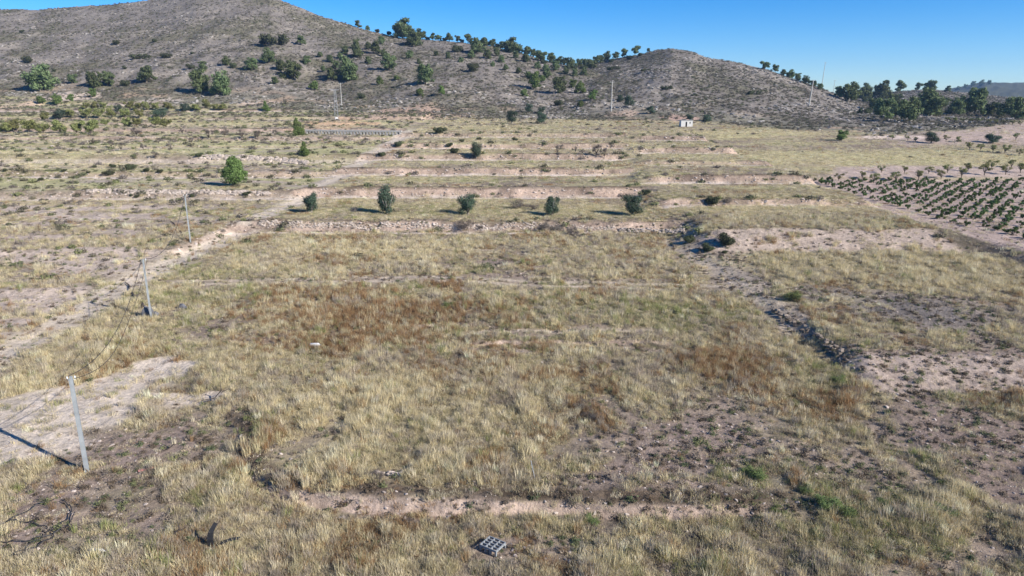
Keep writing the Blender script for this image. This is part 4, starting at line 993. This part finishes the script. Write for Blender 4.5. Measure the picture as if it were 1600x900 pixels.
# low weeds and dead stalks on bare ground
WM = inst_mat('low_weed_leaves', .35, .15)
def clump(name, m, n, r, hgt, size, rd, narrow=.4):
    d_ = rd.normal(size=(n, 3)); d_ /= np.linalg.norm(d_, axis=1)[:, None]; d_[:, 2] = abs(d_[:, 2])
    rr = rd.random(n) ** .4
    p_ = d_ * rr[:, None] * np.array([r, r, hgt]) * (1 + .25 * rd.normal(size=n))[:, None]
    nr = d_ + .5 * rd.normal(size=(n, 3)); nr /= np.linalg.norm(nr, axis=1)[:, None]
    return leaf_mesh(name, m, p_, nr, size, rd, narrow)
CW = protos('low_weeds', [clump('weed', WM, 90, .26, .22, .06, grd, .3) for _ in range(4)])
X, Y = pts_in(60000, 28, 120, .6); d = land(X, Y); g = bank_mask(X, Y)
pr = (.14 + .5 * d['crest'] + .45 * d['bare'] + .15 * d['green']) * (1 - d['sand'] * .9) * (1 - .7 * d['vine']) * (.5 + 2.4 * np.clip(fbm(X / 2.2, Y / 2.2, 3, 71) + .1, 0, 1)) + .15 * sm(.3, .7, g)
k = rng.random(len(X)) < pr; X, Y = X[k], Y[k]; d = {a_: b_[k] for a_, b_ in d.items()}; n = len(X)
col, _ = pick([(.13, .10, .07), (.16, .17, .08), (.22, .18, .14), (.10, .12, .06)], [.9 + 4 * d['crest'], .35 + d['green'], .7 + 0 * X, .25 + d['green'] * .8])
s = .5 + 1.1 * rng.random(n) ** 2
scatter('low_weeds', CW, np.stack([X, Y, height(X, Y)], 1), np.stack([0 * X, 0 * X, rng.random(n) * 6.28], 1), np.stack([s, s, s], 1), rng.integers(0, 4, n), col, 'small dark weeds dotting the stony soil of the field', 'weeds')
print('weeds', n)

# bushes on the left fields, banks and back terraces too small and many to tell apart
CB = protos('scrub_clumps', [clump('scrub', WM, 110, .55, .42, .10, grd, .5) for _ in range(4)])
X, Y = pts_in(42000, 85, 400, .8); d = land(X, Y); g = bank_mask(X, Y)
pr = (.06 + .25 * np.clip(fbm(X / 9, Y / 6, 3, 72), 0, 1) * 2 + .40 * sm(.3, .7, g) + .22 * d['left']) * (1 - .7 * (1 - d['left']) * (1 - sm(.2, .4, g)) * (1 - sm(235, 260, Y))) * (1 - d['vine']) * (1 - d['hill']) * (1 - .6 * d['gold']) * (1 - .85 * d['track'])
pr = pr * (1 - .6 * sm(tpx(1080), tpx(1180), X / Y)) + .35 * sm(290, 310, Y) * (1 - sm(tpx(1200), tpx(1400), X / Y)) * (1 - d['hill'])
pr = pr + .5 * sm(.28, .6, bank_mask(X, Y - 1.1 - Y * .004)) * (1 - sm(.3, .6, g)) * (1 - d['hill'])
k = rng.random(len(X)) < pr; X, Y = X[k], Y[k]; n = len(X)
col, _ = pick([(.12, .11, .07), (.13, .14, .07), (.20, .17, .14), (.17, .18, .08)], [1 + 0 * X, .8 + 0 * X, .9 + 0 * X, .5 + 0 * X])
s = .45 + 1.8 * rng.random(n) ** 3
scatter('terrace_scrub', CB, np.stack([X, Y, height(X, Y)], 1), np.stack([0 * X, 0 * X, rng.random(n) * 6.28], 1), np.stack([s, s, s], 1), rng.integers(0, 4, n), col, 'low grey-green scrub spread over the far terraces and banks', 'scrub')
print('terrace scrub', n)

# hill scrub and rocks
def hillpts(n):
    Y = 235 + (760 - 235) * rng.random(n) ** .9; X = (rng.random(n) * 2 - 1) * .86 * Y; d = land(X, Y)
    k_ = rng.random(n) < d['hill']
    return X[k_], Y[k_]
X, Y = hillpts(170000)
hn = fbm(X / 22, Y / 30, 4, 55); hc = fbm(X / 5, Y / 6, 3, 73)
k = rng.random(len(X)) < np.clip(.55 - 1.6 * hn + 1.4 * hc, .05, 1); X, Y = X[k], Y[k]; n = len(X)
col, _ = pick([(.12, .11, .075), (.165, .145, .11), (.105, .115, .06), (.21, .18, .145)], [1 + 0 * X, 1.1 + 0 * X, .55 + 0 * X, .8 + 0 * X])
s = .6 + 1.5 * rng.random(n) ** 2
scatter('hill_scrub', CB, np.stack([X, Y, height(X, Y)], 1), np.stack([0 * X, 0 * X, rng.random(n) * 6.28], 1), np.stack([s, s, s * .9], 1), rng.integers(0, 4, n), col, 'low dry scrub covering the grey stony hillsides', 'scrub')
print('hill scrub', n)
RM = inst_mat('stone_faces', .25)
def rockme(i):
    mb = MB(); mb.rock((0, 0, .1), .5, random.Random(i), (1.2, .9, .6)); return mb.mesh('stone', RM)
CR = protos('stones', [rockme(i) for i in range(5)])
X, Y = hillpts(110000)
hn = fbm(X / 22, Y / 30, 4, 55); hf = fbm(X / 3.2, Y / 4.5, 4, 56)
k = rng.random(len(X)) < np.clip(.06 + 1.0 * hn + .9 * hf + 2.0 * fbm(X / 26, height(X, Y) / 2.6 + fbm(X / 9, Y / 9, 2, 68) * 2, 4, 67), .01, 1); X, Y = X[k], Y[k]; n = len(X)
v_ = .17 + .16 * rng.random(n); col = np.stack([v_, v_ * .91, v_ * .81], 1); s = .4 + 1.5 * rng.random(n) ** 3
scatter('hill_rocks', CR, np.stack([X, Y, height(X, Y)], 1), np.stack([rng.normal(0, .3, n), rng.normal(0, .3, n), rng.random(n) * 6.28], 1), np.stack([s * 1.4, s, s * .8], 1), rng.integers(0, 5, n), col, 'pale limestone outcrops and boulders strewn over the hills', 'rocks')
print('hill rocks', n)
# stones in the fields and banks
X, Y = pts_in(110000, 28, 240, .5); d = land(X, Y); g = bank_mask(X, Y)
pr = .10 + .45 * d['bare'] + .05 * d['sand'] + .75 * sm(.25, .6, g) + .10 * d['left']
k = rng.random(len(X)) < pr; X, Y = X[k], Y[k]; g = g[k]; n = len(X)
v_ = .26 + .20 * rng.random(n) + .06 * sm(.3, .6, g); col = np.stack([v_, v_ * .84, v_ * .72], 1)
s = (.07 + .22 * rng.random(n) ** 5 + .25 * sm(.3, .6, g) * rng.random(n) ** 2 * sm(50, 90, Y)) * (.8 + Y / 220)
scatter('field_stones', CR, np.stack([X, Y, height(X, Y)], 1), np.stack([rng.normal(0, .3, n), rng.normal(0, .3, n), rng.random(n) * 6.28], 1), np.stack([s * 1.2, s, s * .8], 1), rng.integers(0, 5, n), col, 'loose pale stones on the bare soil and terrace banks', 'stones')
print('stones', n)

# ------------------------------------------------------------------ air
m = bpy.data.materials.new('air'); m.use_nodes = True; n = m.node_tree; n.nodes.clear()
o_ = n.nodes.new('ShaderNodeOutputMaterial'); pv = n.nodes.new('ShaderNodeVolumePrincipled')
pv.inputs['Color'].default_value = (.42, .66, 1, 1); pv.inputs['Density'].default_value = .00010; pv.inputs['Anisotropy'].default_value = .2
n.links.new(pv.outputs[0], o_.inputs['Volume'])
mb = MB(); mb.box((0, 1200, 55), (9000, 2700, 170))
hz_ = mb.build('haze', m); tag(hz_, 'thin blue air haze over the valley', 'haze', None, 'stuff')
